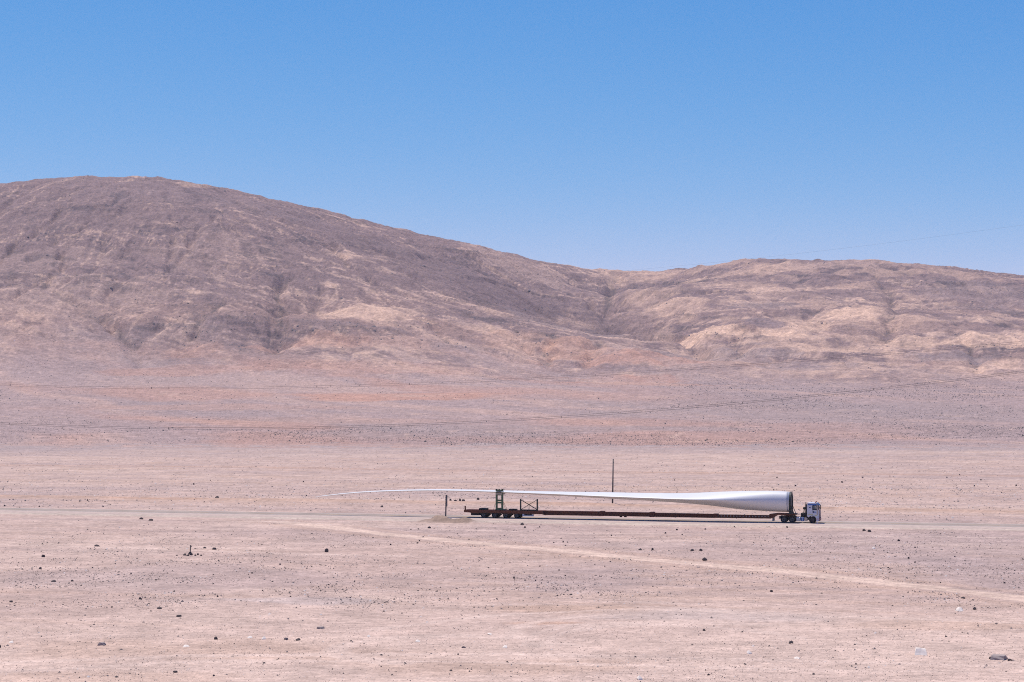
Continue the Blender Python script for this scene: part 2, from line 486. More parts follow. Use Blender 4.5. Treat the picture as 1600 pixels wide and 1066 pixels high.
# road verge: pale crushed gravel, and the sand heap, its shaded face darkened in the colour
PC = mix(PC, (0.47, 0.40, 0.345), np.exp(-((t_ + 6.8) / 2.6) ** 2) * 0.7)
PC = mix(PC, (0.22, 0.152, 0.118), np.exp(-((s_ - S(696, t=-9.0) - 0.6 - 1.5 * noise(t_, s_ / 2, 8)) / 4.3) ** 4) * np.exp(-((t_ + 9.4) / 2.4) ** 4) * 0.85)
# towards the slopes the gravel turns grey
PC = mix(PC, (0.285, 0.228, 0.235), smooth(640, 830, PY + 45 * fbm(PX / 120, PY / 60, 44, 3)) * 0.75)
ground_mat = soil_mat('desert_gravel', 0.16, 1.1, 7.0, 0.05, (0.75, 1, 1), 0.24)
jit = np.random.default_rng(4)
PZ = PZ + 0.016 * jit.standard_normal(PX.shape) * smooth(6.5, 9, np.abs(t_ - 1.2)) * (1 - smooth(600, 700, PY)) * smooth(60, 90, PY)
PC = PC * (1 + 0.055 * jit.standard_normal(PX.shape) * smooth(100, 140, PY))[..., None]
grid_mesh('plain', PX, PY, PZ, PC * np.array((1.075, 1.055, 0.962)), ground_mat)

# ---- hills
u = np.linspace(-0.35, 0.35, 1150)
rows_d = np.concatenate([np.linspace(760, 1900, 110, endpoint=False), np.linspace(1900, 3700, 370, endpoint=False), np.linspace(3700, 4380, 20)])
U, D = np.meshgrid(u, rows_d)
HX, HY = U * D, D
HZ = bspl(HT, HX, HY) + fine(DF, HX, HY)
sz = bspl(slope_zone, HX, HY)
la = fine(LOGF, HX, HY)
gyv, gxv = np.gradient(blur(HT, 2), CELL)
grx, gry = bspl(gxv, HX, HY), bspl(gyv, HX, HY)
gl = np.hypot(grx, gry) + 1e-6
# streaks of scree running down the slope: noise averaged along the fall line
lic = np.zeros(HX.shape); lic2 = np.zeros(HX.shape); tot = 0
for sgn in (-1, 1):
    qx, qy = HX.copy(), HY.copy()
    for k in range(9):
        lic += noise(qx / 3.6, qy / 3.6, 401); lic2 += noise(qx / 13, qy / 13, 402); tot += 1
        if k < 8:
            gx_, gy_ = bspl(gxv, qx, qy) if k % 4 == 0 else gx_, bspl(gyv, qx, qy) if k % 4 == 0 else gy_
            g_ = np.hypot(gx_, gy_) + 1e-6
            qx = qx - sgn * gx_ / g_ * 6.5; qy = qy - sgn * gy_ / g_ * 6.5
lic = lic / tot * 4.4; lic2 = lic2 / tot * 3.2
# the ravines one can name, cut into the slopes
ravines = [([(965, 3450), (956, 3250), (948, 2960), (942, 2850), (975, 2700), (1030, 2480), (1110, 2250)], 9.0, 13.0), ([(445, 2480), (437, 2400), (441, 2330), (432, 2150), (428, 2060)], 6.5, 9.0),
           ([(345, 2280), (330, 2230), (290, 2120), (286, 2050)], 4.0, 7.0), ([(60, 2400), (120, 2280), (205, 2120), (222, 1960)], 4.5, 8.0), ([(1380, 3000), (1395, 2880), (1390, 2740), (1405, 2620), (1385, 2420), (1372, 2330)], 7.0, 11.0),
           ([(1490, 2420), (1512, 2300), (1524, 2180), (1520, 2080)], 5.5, 9.0), ([(868, 2290), (852, 2190), (862, 2080)], 4.5, 7.0), ([(935, 2260), (920, 2160), (914, 2060)], 5.0, 8.0),
           ([(1160, 2460), (1152, 2330), (1158, 2210)], 4.5, 8.0), ([(760, 2420), (800, 2330), (835, 2230)], 3.5, 7.0), ([(640, 2330), (690, 2240), (700, 2140)], 3.5, 6.0), ([(1280, 2640), (1255, 2540), (1300, 2420)], 4.0, 7.0)]
rav = np.zeros(HX.shape)
for k, (pl_, dep, wid) in enumerate(ravines):
    pw_ = [((a - 800) / F * b_, float(b_)) for a, b_ in pl_]
    x0_, x1_ = min(p_[0] for p_ in pw_) - 60, max(p_[0] for p_ in pw_) + 60; y0_, y1_ = min(p_[1] for p_ in pw_) - 60, max(p_[1] for p_ in pw_) + 60
    mm = (HX > x0_) & (HX < x1_) & (HY > y0_) & (HY < y1_)
    wx_ = HX[mm] + 7 * fbm(HX[mm] / 40, HY[mm] / 40, 700 + k, 3); dd_ = poly_dist(wx_, HY[mm], pw_)
    HZ[mm] -= dep * np.exp(-(dd_ / wid) ** 2)
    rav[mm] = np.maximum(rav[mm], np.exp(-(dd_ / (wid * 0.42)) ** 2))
# ledges: outcropping beds, roughly level
bed = fbm(HX / 260, (HZ * 9 + 0.5 * HX + 40 * fbm(HX / 120, HY / 120, 61, 3)) / 95, 63, 4)
ledge = smooth(0.55, 0.95, bed) * sz
rough = fbm(HX / 26, HY / 26, 501, 4)
HZ = HZ + sz * (rough * 1.8 + lic2 * 0.8 + lic * 0.5 + ledge * 2.6) + (1 - sz) * smooth(800, 950, HY) * (fbm(HX / 14, HY / 14, 503, 3) * 0.25 + lic2 * 0.2)
pz = plain_z(HX, HY)
nearb = 1 - smooth(800, 900, HY)
HZ = HZ * (1 - nearb) + pz * nearb - 0.06 * smooth(775, 762, HY)

ROCK = (0.175, 0.130, 0.138); DARK = (0.070, 0.060, 0.075); SCREE = (0.320, 0.240, 0.222); SAND = (0.51, 0.372, 0.300); RED = (0.340, 0.208, 0.172); GREYV = (0.235, 0.195, 0.208)
HCc = np.ones(HX.shape + (3,)) * np.array(ROCK)
pat = fbm(HX / 110, HY / 150, 601, 6, 0.66)
# beds dipping to the right on the left mountain, lying level on the right one
tl_ = 0.24 - 0.22 * smooth(-100, 350, HX) - 0.25 * (1 - smooth(-900, -560, HX))
dv = HZ + tl_ * HX + 6 * fbm(HX / 140, HY / 140, 621, 3)
dip = fbm(HX / 60, dv / 3.4, 623, 3) * 0.75 + fbm(HX / 200, dv / 11.0, 627, 3) * 0.6
HCc = mix(HCc, SCREE, smooth(-0.08, 0.42, lic * 0.30 + lic2 * 0.32 + pat * 0.6 + dip * 0.9 - 0.042 * (HZ - 90) / 10) * 0.95)
HCc = mix(HCc, SAND, smooth(0.45, 0.80, lic * 0.4 + lic2 * 0.4 + pat * 0.6 + dip * 0.7 - 0.02 * (HZ - 90) / 10) * 0.5)
HCc = mix(HCc, DARK, smooth(0.40, 0.80, -lic2 * 0.3 - pat * 0.6 - lic * 0.25 - dip * 0.7) * 0.75)
HCc = mix(HCc, DARK, ledge * smooth(-0.2, 0.5, rough + lic) * 0.9)
HCc = mix(HCc, SAND, smooth(0.40, 0.95, lic) * (0.10 + 0.40 * smooth(-0.3, 0.6, fbm(HX / 90, HY / 90, 661, 3))) * sz)
HCc = mix(HCc, DARK, smooth(0.40, 1.0, -lic) * (0.10 + 0.4 * smooth(-0.3, 0.6, fbm(HX / 90, HY / 90, 667, 3))) * sz)
HCc = mix(HCc, (0.345, 0.232, 0.192), (1 - smooth(70, 170, HZ)) * sz * smooth(-0.35, 0.4, fbm(HX / 120, HY / 90, 691, 4)) * 0.45)
# pale drainage lines slanting down the beds
sl = np.abs(fbm(HX / 130, dv / 7.5, 693, 3))
HCc = mix(HCc, SAND, (1 - smooth(0.02, 0.09, sl)) * smooth(-0.1, 0.4, fbm(HX / 110, HY / 120, 695, 3)) * sz * 0.5)
# thin dark edges of beds breaking the surface
for k, (fx, fz, tilt, th) in enumerate(((240, 46, 0.30, 0.050), (170, 30, 0.55, 0.045), (300, 60, -0.15, 0.050))):
    ln = np.abs(fbm(HX / fx, (HZ * 6 + tilt * HX + 18 * rough) / fz, 640 + k, 3))
    gate = smooth(0.05, 0.45, fbm(HX / 150, HY / 170, 650 + k, 3))
    HCc = mix(HCc, DARK, (1 - smooth(th * 0.4, th * 1.6, ln)) * gate * sz * 0.62)
    HZ = HZ + 0.9 * (1 - smooth(th * 0.4, th * 1.8, ln)) * gate * sz
rightw = smooth(60, 260, HX) * sz
HCc = mix(HCc, (0.39, 0.285, 0.240), rightw * smooth(0.0, 0.35, fbm(HX / 60, HY / 85, 671, 5, 0.62)) * 0.5)
# dark debris in hollows, gully and ravine beds; colour also stands in for shade
gully_dark = smooth(2.9, 4.2, la + 0.5 * lic) * sz * smooth(-0.5, 0.4, fbm(HX / 130, HY / 130, 681, 3) + 0.25)
HCc = mix(HCc, (0.085, 0.070, 0.080), gully_dark * (0.42 + 0.3 * smooth(0, 300, HX)))
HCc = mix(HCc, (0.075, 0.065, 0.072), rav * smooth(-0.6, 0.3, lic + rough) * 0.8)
for k, (px, d, w, h, c, a) in enumerate((
        # pale and red ground
        (560, 2300, 105, 70, SAND, 0.55), (540, 2120, 150, 35, RED, 0.5), (640, 2110, 80, 40, SCREE, 0.5), (900, 2200, 66, 80, (0.40, 0.252, 0.200), 0.9),
        (1020, 2120, 110, 60, (0.365, 0.215, 0.172), 0.95), (980, 1960, 110, 40, (0.365, 0.212, 0.168), 0.95), (800, 2230, 60, 60, (0.36, 0.245, 0.205), 0.6), (760, 2090, 90, 30, RED, 0.4),
        (1085, 2400, 62, 55, SAND, 0.85), (1130, 2420, 26, 60, SAND, 0.8), (1060, 2760, 45, 130, SAND, 0.55), (1330, 2560, 58, 70, SAND, 0.8), (1260, 2470, 45, 70, SAND, 0.7),
        (1215, 2370, 50, 35, SAND, 0.7), (1420, 2330, 70, 45, SAND, 0.6), (1550, 2320, 70, 60, SAND, 0.65), (1590, 2110, 80, 45, SAND, 0.7), (1290, 2270, 60, 35, SAND, 0.5),
        (1180, 3250, 110, 60, SAND, 0.4), (1330, 3250, 110, 60, SCREE, 0.6), (820, 3200, 90, 120, SCREE, 0.8), (960, 3500, 110, 120, SAND, 0.5), (1020, 3100, 40, 150, SAND, 0.35),
        (300, 2990, 26, 60, SAND, 0.5), (120, 2300, 150, 120, SCREE, 0.5), (60, 2520, 120, 60, SCREE, 0.35), (330, 2560, 90, 80, SCREE, 0.35), (250, 2080, 140, 40, RED, 0.35), (0, 2100, 160, 60, SCREE, 0.4),
        # dark ground
        (1000, 2700, 60, 110, ROCK, 0.7), (700, 2760, 160, 170, (0.145, 0.11, 0.122), 0.65), (560, 2840, 170, 110, (0.14, 0.106, 0.118), 0.6), (940, 2680, 40, 200, (0.13, 0.10, 0.112), 0.6), (820, 2760, 110, 190, (0.135, 0.102, 0.115), 0.7), (880, 2560, 90, 110, (0.18, 0.145, 0.155), 0.7),
        (330, 2880, 220, 90, (0.18, 0.14, 0.155), 0.55), (1195, 2480, 28, 70, (0.185, 0.145, 0.160), 0.8), (1080, 2510, 40, 30, ROCK, 0.8), (1190, 2740, 60, 70, (0.19, 0.155, 0.165), 0.6),
        (1410, 2640, 24, 130, ROCK, 0.7), (1330, 2420, 60, 25, ROCK, 0.7), (1470, 2420, 90, 40, ROCK, 0.55), (1490, 2190, 60, 40, (0.20, 0.165, 0.18), 0.7), (1300, 2890, 140, 35, ROCK, 0.6),
        (1560, 2900, 110, 160, (0.215, 0.17, 0.18), 0.6), (150, 2700, 190, 50, ROCK, 0.45), (540, 2200, 95, 22, (0.17, 0.135, 0.15), 0.6), (1150, 2230, 130, 60, GREYV, 0.6), (1240, 2130, 90, 40, (0.20, 0.17, 0.19), 0.6))):
    HCc = mix(HCc, c, blob(HX, HY, px, 0, w, h, d=float(d), seed=30 + k, sc=34.0, edge=0.28) * min(1, a * 1.15) * (0.75 + 0.25 * np.clip(lic + lic2, -1, 1)))
# the fans below the slopes
fan = 1 - smooth(1720, 2230, HY + 150 * fbm((HX + 0.45 * HY) / 90, HY / 300, 66, 4) + 50 * lic2)
fwp = 25 * fbm(HX / 200, HY / 200, 609, 3)
flow = fbm((HX + 0.45 * HY + fwp) / 42, HY / 420, 611, 4); flow2 = fbm((HX + 0.38 * HY + fwp) / 150, HY / 300, 613, 4)
FC = np.ones(HX.shape + (3,)) * np.array((0.272, 0.216, 0.222))
FC = mix(FC, (0.345, 0.258, 0.240), smooth(0.0, 0.8, flow) * 0.8)
FC = mix(FC, (0.235, 0.195, 0.208), smooth(0.05, 0.8, flow2) * 0.7)
leftw = 1 - smooth(0, 260, HX + 0.1 * (HY - 1400))
FC = mix(FC, (0.340, 0.212, 0.178), smooth(0.0, 0.7, fbm((HX + 0.45 * HY + fwp) / 110, HY / 260, 617, 4) + 0.05) * leftw * 0.55)
for k, (px, d, w, h, c, a) in enumerate(((620, 1500, 190, 75, (0.355, 0.215, 0.175), 0.8), (500, 1130, 330, 40, (0.340, 0.235, 0.205), 0.4), (560, 1950, 190, 60, (0.345, 0.215, 0.18), 0.65), (300, 1330, 260, 60, (0.32, 0.225, 0.205), 0.6),
                                         (1130, 880, 110, 16, (0.37, 0.26, 0.225), 0.6), (1300, 1300, 400, 200, (0.245, 0.205, 0.215), 0.6), (800, 1000, 420, 70, (0.25, 0.208, 0.218), 0.7),
                                         (120, 1000, 330, 70, (0.265, 0.215, 0.228), 0.6), (330, 1750, 200, 90, (0.30, 0.235, 0.23), 0.5), (250, 1900, 130, 60, RED, 0.5), (1000, 1880, 120, 55, RED, 0.6))):
    FC = mix(FC, c, blob(HX, HY, px, 0, w, h, d=float(d), seed=80 + k, sc=60.0, edge=0.4) * a)
lines = np.abs(fbm(HX / 150 + 0.2 * flow, HY / 150, 619, 4))
FC = mix(FC, (0.40, 0.305, 0.27), (1 - smooth(0.0, 0.035, lines)) * 0.45)
HCc = HCc * (1 - fan[..., None]) + FC * fan[..., None]
strip = 1 - smooth(815, 850, HY + 20 * fbm(HX / 150, HY / 60, 71, 3))
HCc = mix(HCc, (0.33, 0.258, 0.25), strip * 0.6)
hill_mat = soil_mat('hill_scree', 0.12, 0.30, 0.80, 1.4, (1, 1, 1.6), 0.27)
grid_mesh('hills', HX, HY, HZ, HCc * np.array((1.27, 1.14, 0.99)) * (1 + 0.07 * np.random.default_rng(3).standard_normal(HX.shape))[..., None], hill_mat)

# the desert floor that carries on out of the picture on every side
bm = bmesh.new()
bmesh.ops.create_grid(bm, x_segments=1, y_segments=1, size=25000)
flo = obj('desert_floor', bm, None); flo.location.z = -0.7
tag(flo, kind='structure')
m, n, l, b = new_mat('desert_floor_soil')
ns = n.new('ShaderNodeTexNoise'); ns.inputs['Scale'].default_value = 0.02; ns.inputs['Detail'].default_value = 8
tc = n.new('ShaderNodeTexCoord'); l.new(tc.outputs['Object'], ns.inputs['Vector'])
r = n.new('ShaderNodeValToRGB'); r.color_ramp.elements[0].color = MAUVE + (1,); r.color_ramp.elements[1].color = PALE + (1,)
l.new(ns.outputs['Fac'], r.inputs['Fac']); l.new(r.outputs['Color'], b.inputs['Base Color']); b.inputs['Roughness'].default_value = 0.95
flo.data.materials.append(m)

# ------------------------------------------------------------------ road
def strip_obj(name, prof, mat, s0=-420, s1=330, n=150, parent=None):
    """a ribbon along the road: prof is a list of (t, z)"""
    bm = bmesh.new(); rows = []
    for i in range(n + 1):
        s = s0 + (s1 - s0) * i / n
        rows.append([bm.verts.new((ORG[0] + s * DIR[0] + t * NRM[0], ORG[1] + s * DIR[1] + t * NRM[1], z)) for t, z in prof])
    for a, b_ in zip(rows[:-1], rows[1:]):
        for k in range(len(prof) - 1):
            bm.faces.new((a[k], b_[k], b_[k + 1], a[k + 1]))
    bmesh.ops.recalc_face_normals(bm, faces=bm.faces[:])
    o = obj(name, bm, mat, parent)
    return o
shoulder_m = paint('shoulder_gravel', (0.55, 0.425, 0.355), 0.95, spec=0.05, var=0.22, scale=1.2)
asphalt_m = paint('bleached_asphalt', (0.405, 0.325, 0.272), 0.95, spec=0.05, var=0.30, scale=0.25)
line_m = paint('road_paint', (0.72, 0.71, 0.68), 0.6, var=0.3, scale=2.0)
yellow_m = paint('yellow_road_paint', (0.62, 0.42, 0.08), 0.6, var=0.3, scale=2.0)
tag(strip_obj('road_shoulder', [(-6.6, -0.30), (-4.6, 0.10), (-2.2, 0.132), (4.6, 0.132), (5.6, 0.10), (7.6, -0.30)], shoulder_m), kind='structure')
road = tag(strip_obj('road', [(-1.95, 0.05), (-1.9, ROAD_Z), (4.4, ROAD_Z), (4.45, 0.05)], asphalt_m), kind='structure')
strip_obj('edge_line', [(-1.72, ROAD_Z + 0.004), (-1.57, ROAD_Z + 0.004)], line_m, parent=road)
strip_obj('edge_line', [(4.08, ROAD_Z + 0.004), (4.22, ROAD_Z + 0.004)], line_m, parent=road)
dash0 = None
for k in range(-34, 27):
    if dash0 is None:
        bm = bmesh.new(); box(bm, 0, 4.5, -0.07, 0.07, -0.004, 0.004)
        dash0 = obj('centre_dash', bm, yellow_m, road); dd = dash0
    else:
        dd = dash0.copy(); COL.objects.link(dd)
    p = ORG + k * 12.0 * DIR + 1.3 * NRM
    dd.location = (p[0], p[1], ROAD_Z + 0.004); dd.rotation_euler = (0, 0, ANG)

# ------------------------------------------------------------------ haze
bm = bmesh.new(); box(bm, -3500, 3500, -400, 4700, -2.0, 400)
hz = obj('haze', bm, None); tag(hz, kind='stuff')
m = bpy.data.materials.new('desert_haze'); m.use_nodes = True; m.node_tree.nodes.clear()
out = m.node_tree.nodes.new('ShaderNodeOutputMaterial'); pv = m.node_tree.nodes.new('ShaderNodeVolumePrincipled')
pv.inputs['Color'].default_value = (0.92, 0.88, 0.97, 1); pv.inputs['Density'].default_value = 4.2e-5; pv.inputs['Anisotropy'].default_value = 0.0
m.node_tree.links.new(pv.outputs[0], out.inputs['Volume'])
hz.data.materials.append(m)

# ------------------------------------------------------------------ truck, trailer and blade
white_m = paint('cab_paint', (0.60, 0.61, 0.66), 0.45, var=0.12, scale=2.0)
blue_m = paint('blue_paint', (0.03, 0.13, 0.42), 0.4)
navy_m = paint('navy_paint', (0.018, 0.035, 0.14), 0.4)
dkred_m = paint('dark_red_paint', (0.22, 0.03, 0.035), 0.5)
black_m = paint('black_rubber', (0.014, 0.014, 0.014), 0.85)
chassis_m = paint('black_chassis', (0.018, 0.020, 0.018), 0.7)
grey_m = paint('grey_metal', (0.30, 0.31, 0.33), 0.5, 0.4)
rim_m = paint('dusty_rim', (0.11, 0.12, 0.12), 0.6, 0.2)
alu_m = paint('tank_aluminium', (0.50, 0.52, 0.55), 0.4, 0.6)
rust_m = paint('oxide_red_steel', (0.185, 0.055, 0.022), 0.75, var=0.5, scale=0.8)
green_m = paint('olive_green_steel', (0.075, 0.140, 0.065), 0.6, var=0.35)
frame_m = paint('dark_green_black_steel', (0.018, 0.026, 0.022), 0.6)
blade_m = paint('blade_gelcoat', (0.70, 0.69, 0.67), 0.45, var=0.07, scale=0.25, spec=0.35)
tan_m = paint('tan_panel', (0.50, 0.40, 0.33), 0.6)
yel_m = paint('yellow_reflector', (0.62, 0.58, 0.16), 0.5)
lamp_m = paint('lamp_glass', (0.65, 0.65, 0.62), 0.2)
amber_m = paint('amber_lens', (0.45, 0.06, 0.02), 0.3)
m, n, l, b = new_mat('window_glass')
b.inputs['Base Color'].default_value = (0.55, 0.6, 0.62, 1); b.inputs['Roughness'].default_value = 0.05
b.inputs['Transmission Weight'].default_value = 0.85; b.inputs['IOR'].default_value = 1.05
glass_m = m
dark_glass_m = paint('dark_windscreen', (0.02, 0.025, 0.03), 0.12, spec=0.6)

def truck_frame(name, s=0.0, z=0.0, t=0.0):
    p = ORG + s * DIR + t * NRM
    return empty(name, (p[0], p[1], ROAD_Z + z), ANG)

def wheel(parent, x, y_out, y_in, r, dual=False, rim=rim_m, name='wheel'):
    """tyre with rounded shoulders; rim and hub as sub-parts; y_out is the outer face"""
    bm = bmesh.new(); sg = 1 if y_in > y_out else -1
    w = abs(y_in - y_out)
    prof = [(0.60, 0.02), (0.90, 0.0), (0.97, 0.06), (1.0, 0.2), (1.0, 0.8), (0.97, 0.94), (0.9, 1.0), (0.6, 0.98)]
    if dual: prof = [(0.60, 0.02), (0.90, 0.0), (0.98, 0.05), (1.0, 0.10), (1.0, 0.40), (0.96, 0.45), (0.85, 0.5), (0.96, 0.55), (1.0, 0.60), (1.0, 0.9), (0.98, 0.95), (0.9, 1.0), (0.6, 0.98)]
    rings = []
    for k in range(24):
        a = 2 * math.pi * k / 24
        rings.append([bm.verts.new((r * f * math.cos(a), y_out + sg * w * g, r * f * math.sin(a))) for f, g in prof])
    for k in range(24):
        A, B = rings[k], rings[(k + 1) % 24]
        for i in range(len(prof) - 1):
            bm.faces.new((A[i], A[i + 1], B[i + 1], B[i]))
    bmesh.ops.recalc_face_normals(bm, faces=bm.faces[:])
    o = obj(name, bm, black_m, parent, True); o.location = (x, 0, r)
    bm = bmesh.new(); cyl_y(bm, 0, y_out + sg * 0.07, y_out + sg * (w - 0.07), 0, r * 0.61, 20)
    rm = obj('rim', bm, rim, o)
    bm = bmesh.new(); cyl_y(bm, 0, y_out + sg * 0.01, y_out + sg * 0.07, 0, r * 0.24, 10)
    obj('hub', bm, chassis_m, o)
    return o

# --- tractor unit
tr = truck_frame('truck_tractor')
tag(tr, 'white and blue three axle truck tractor pulling the blade trailer on the road', 'truck')
def X(px): return S(px, t=-1.25)
def Z(px, py): return S(px, py, t=-1.25)[1]
xr, xf = X(1260.0), X(1278.3)
ztop = Z(1268, 785.8); zb = Z(1262, 806.8); zfb = Z(1277, 813.8)
ax = X(1268.1); RW = 0.52
arch = [(ax + 0.66 * math.cos(a), 0.53 + 0.66 * math.sin(a)) for a in np.linspace(math.radians(18), math.radians(150), 9)]
bm = bmesh.new()
prof = [(xr, zb), (xr, ztop - 0.12), (xr + 0.10, ztop), (xf - 0.42, ztop), (xf - 0.20, ztop - 0.25), (xf, ztop - 1.15), (xf + 0.02, zfb + 0.45), (xf - 0.02, zfb), (arch[0][0], zfb)] + [p for p in arch] + [(arch[-1][0] - 0.02, zb)]
# the cab shell with a real window opening: side skins, roof, back and front
wx0, wx1 = X(1269.0), X(1275.2); wz0, wz1 = Z(1272, 796.4), Z(1272, 789.6)
def side_skin(y, th):
    b_ = bmesh.new()
    lower = [p for p in prof if p[1] <= wz0]
    prism(b_, [(xr, zb), (xr, wz0), (xf + 0.01, wz0), (xf + 0.02, zfb + 0.45), (xf - 0.02, zfb), (arch[0][0], zfb)] + arch + [(arch[-1][0] - 0.02, zb)], y, y + th)
    prism(b_, [(xr, wz0), (xr, ztop - 0.12), (xr + 0.10, ztop), (wx0, ztop), (wx0, wz0)], y, y + th)
    prism(b_, [(wx0, wz1), (wx0, ztop), (wx1, ztop), (wx1, wz1)], y, y + th)
    prism(b_, [(wx1, wz0), (wx1, ztop), (xf - 0.42, ztop), (xf - 0.20, ztop - 0.25), (xf - 0.02, wz0)], y, y + th)
    return b_
bm = side_skin(-1.25, 0.06)
b2 = side_skin(1.19, 0.06)
me2 = bpy.data.meshes.new('tmp'); b2.to_mesh(me2); b2.free(); bm.from_mesh(me2); bpy.data.meshes.remove(me2)
box(bm, xr + 0.08, xf - 0.40, -1.19, 1.19, ztop - 0.06, ztop)
box(bm, xr, xr + 0.06, -1.19, 1.19, zb, ztop - 0.12)
prism(bm, [(xr + 0.06, zb + 0.02), (xr + 0.06, zb + 0.1), (xf - 0.1, zb + 0.1), (xf - 0.1, zb + 0.02)], -1.19, 1.19)
prism(bm, [(xf - 0.42, ztop), (xf - 0.20, ztop - 0.25), (xf - 0.26, ztop - 0.25), (xf - 0.46, ztop - 0.05)], -1.19, 1.19)
cab = obj('cab', bm, white_m, tr)
bm = bmesh.new(); prism(bm, [(xf - 0.20, ztop - 0.25), (xf - 0.02, wz0 - 0.05), (xf - 0.07, wz0 - 0.05), (xf - 0.25, ztop - 0.25)], -1.18, 1.18)
obj('windscreen', bm, dark_glass_m, cab)
for y in (-1.235, 1.205):
    bm = bmesh.new(); box(bm, wx0 + 0.03, wx1 - 0.03, y, y + 0.03, wz0 + 0.03, wz1 - 0.03)
    obj('side_window', bm, glass_m, cab)
for y0, y1 in ((-1.262, -1.252), (1.252, 1.262)):
    bm = bmesh.new()
    for a in ((wx0 - 0.05, wx0 + 0.03, wz0 - 0.05, wz1 + 0.03), (wx0 + 0.03, wx1, wz0 - 0.05, wz0 + 0.06), (wx0 + 0.03, wx1, wz1 - 0.05, wz1 + 0.03)):
        box(bm, a[0], a[1], y0, y1, a[2], a[3])
    obj('window_frame', bm, chassis_m, cab)
    bm = bmesh.new(); box(bm, xr + 0.14, xf - 0.35, y0, y1, ztop - 0.36, ztop - 0.14)
    obj('blue_stripe', bm, blue_m, cab)
    bm = bmesh.new(); box(bm, wx1 + 0.02, wx1 + 0.16, y0, y1, zfb + 0.95, ztop - 0.36)
    obj('pillar_panel', bm, tan_m, cab)
    bm = bmesh.new(); box(bm, xr + 0.06, xr + 0.95, y0, y1, zb + 0.30, zb + 0.37)
    obj('reflective_strip', bm, yel_m, cab)
    bm = bmesh.new(); box(bm, X(1272), X(1275.7), y0, y1, zb + 0.16, zb + 0.26)
    obj('reflective_strip', bm, yel_m, cab)
    bm = bmesh.new(); box(bm, X(1263.3), X(1265.8), y0, y1, Z(1265, 793.6), Z(1265, 792))
    obj('emblem', bm, navy_m, cab)
    bm = bmesh.new(); box(bm, X(1269), X(1271.3), y0, y1, Z(1270, 801.2), Z(1270, 799.2))
    obj('emblem', bm, navy_m, cab)
    bm = bmesh.new(); box(bm, X(1271.6), X(1274), y0, y1, Z(1272, 801.2), Z(1272, 799.0))
    obj('emblem', bm, paint('pale_blue_decal', (0.22, 0.32, 0.55), 0.5), cab)
    for a in ((wx0 - 0.075, wx0 - 0.06, zb + 0.45, ztop - 0.4), (wx1 + 0.005, wx1 + 0.015, zb + 0.45, ztop - 0.4)):
        dr = bmesh.new(); box(dr, a[0], a[1], y0, y1, a[2], a[3]); obj('door_seam', dr, chassis_m, cab)
    bm = bmesh.new(); box(bm, wx0, wx0 + 0.18, y0 - 0.02 if y0 < 0 else y0, y1 + 0.02 if y0 > 0 else y1, wz0 - 0.28, wz0 - 0.22)
    obj('door_handle', bm, chassis_m, cab)
    # mirrors stand out beside the windscreen pillar
    sg = -1 if y0 < 0 else 1
    bm = bmesh.new(); box(bm, xf - 0.05, xf + 0.06, min(sg * 1.30, sg * 1.52), max(sg * 1.30, sg * 1.52), wz0 + 0.02, wz1 - 0.02, 0.02)
    bar(bm, (xf - 0.2, sg * 1.2, wz1 + 0.05), (xf, sg * 1.4, wz1 - 0.06), 0.03)
    obj('mirror', bm, chassis_m, tr)
bm = bmesh.new(); box(bm, xf + 0.0, xf + 0.05, -1.22, 1.22, zfb + 0.50, wz0 - 0.06)
gr = obj('front_grille', bm, navy_m, tr)
for k in range(4):
    bm = bmesh.new(); box(bm, xf + 0.05, xf + 0.07, -0.8, 0.8, zfb + 0.58 + 0.14 * k, zfb + 0.64 + 0.14 * k); obj('grille_slat', bm, chassis_m, gr)
bm = bmesh.new(); box(bm, xf - 0.05, xf + 0.12, -1.24, 1.24, zfb - 0.02, zfb + 0.47, 0.03); bp_ = obj('bumper', bm, dkred_m, tr)
for y in (-0.95, 0.95):
    bm = bmesh.new(); box(bm, xf + 0.12, xf + 0.14, y - 0.18, y + 0.18, zfb + 0.18, zfb + 0.36); obj('headlight', bm, lamp_m, bp_)
bm = bmesh.new(); prism(bm, [(xf - 0.40, ztop - 0.05), (xf - 0.10, ztop - 0.22), (xf + 0.04, ztop - 0.40), (xf + 0.02, ztop - 0.42), (xf - 0.18, ztop - 0.27)], -1.15, 1.15); obj('sun_visor', bm, navy_m, tr)
for y in (-0.8, 0.8):
    bm = bmesh.new(); cyl = bmesh.ops.create_cone(bm, cap_ends=True, segments=10, radius1=0.08, radius2=0.06, depth=0.2, matrix=Matrix.Translation((X(1272.6), y, ztop + 0.10))); obj('beacon', bm, amber_m, tr)
# chassis
xe = X(1217)
bm = bmesh.new()
for y in (-0.45, 0.38): box(bm, xe, xf - 0.1, y, y + 0.08, 0.66, 0.92)
for k in range(6):
    x = xe + 0.2 + k * (xf - 0.5 - xe) / 6; box(bm, x, x + 0.1, -0.37, 0.38, 0.70, 0.88)
obj('chassis_frame', bm, chassis_m, tr)
bm = bmesh.new(); box(bm, X(1228.6), X(1232.4), -0.55, 0.55, 0.93, 1.06, 0.03); obj('fifth_wheel', bm, chassis_m, tr)
ra, rb_ = X(1223.8), X(1236.6)
for x in (ra, rb_):
    for sg in (-1, 1): wheel(tr, x, sg * 1.25, sg * 0.68, RW, True)
    bm = bmesh.new(); cyl_y(bm, x, -0.9, 0.9, RW, 0.11, 10); obj('axle', bm, chassis_m, tr)
for sg in (-1, 1): wheel(tr, ax, sg * 1.25, sg * 0.92, RW, False, paint('brown_rim', (0.07, 0.045, 0.045), 0.6))
bm = bmesh.new(); cyl_y(bm, ax, -0.95, 0.95, RW, 0.09, 10); obj('axle', bm, chassis_m, tr)
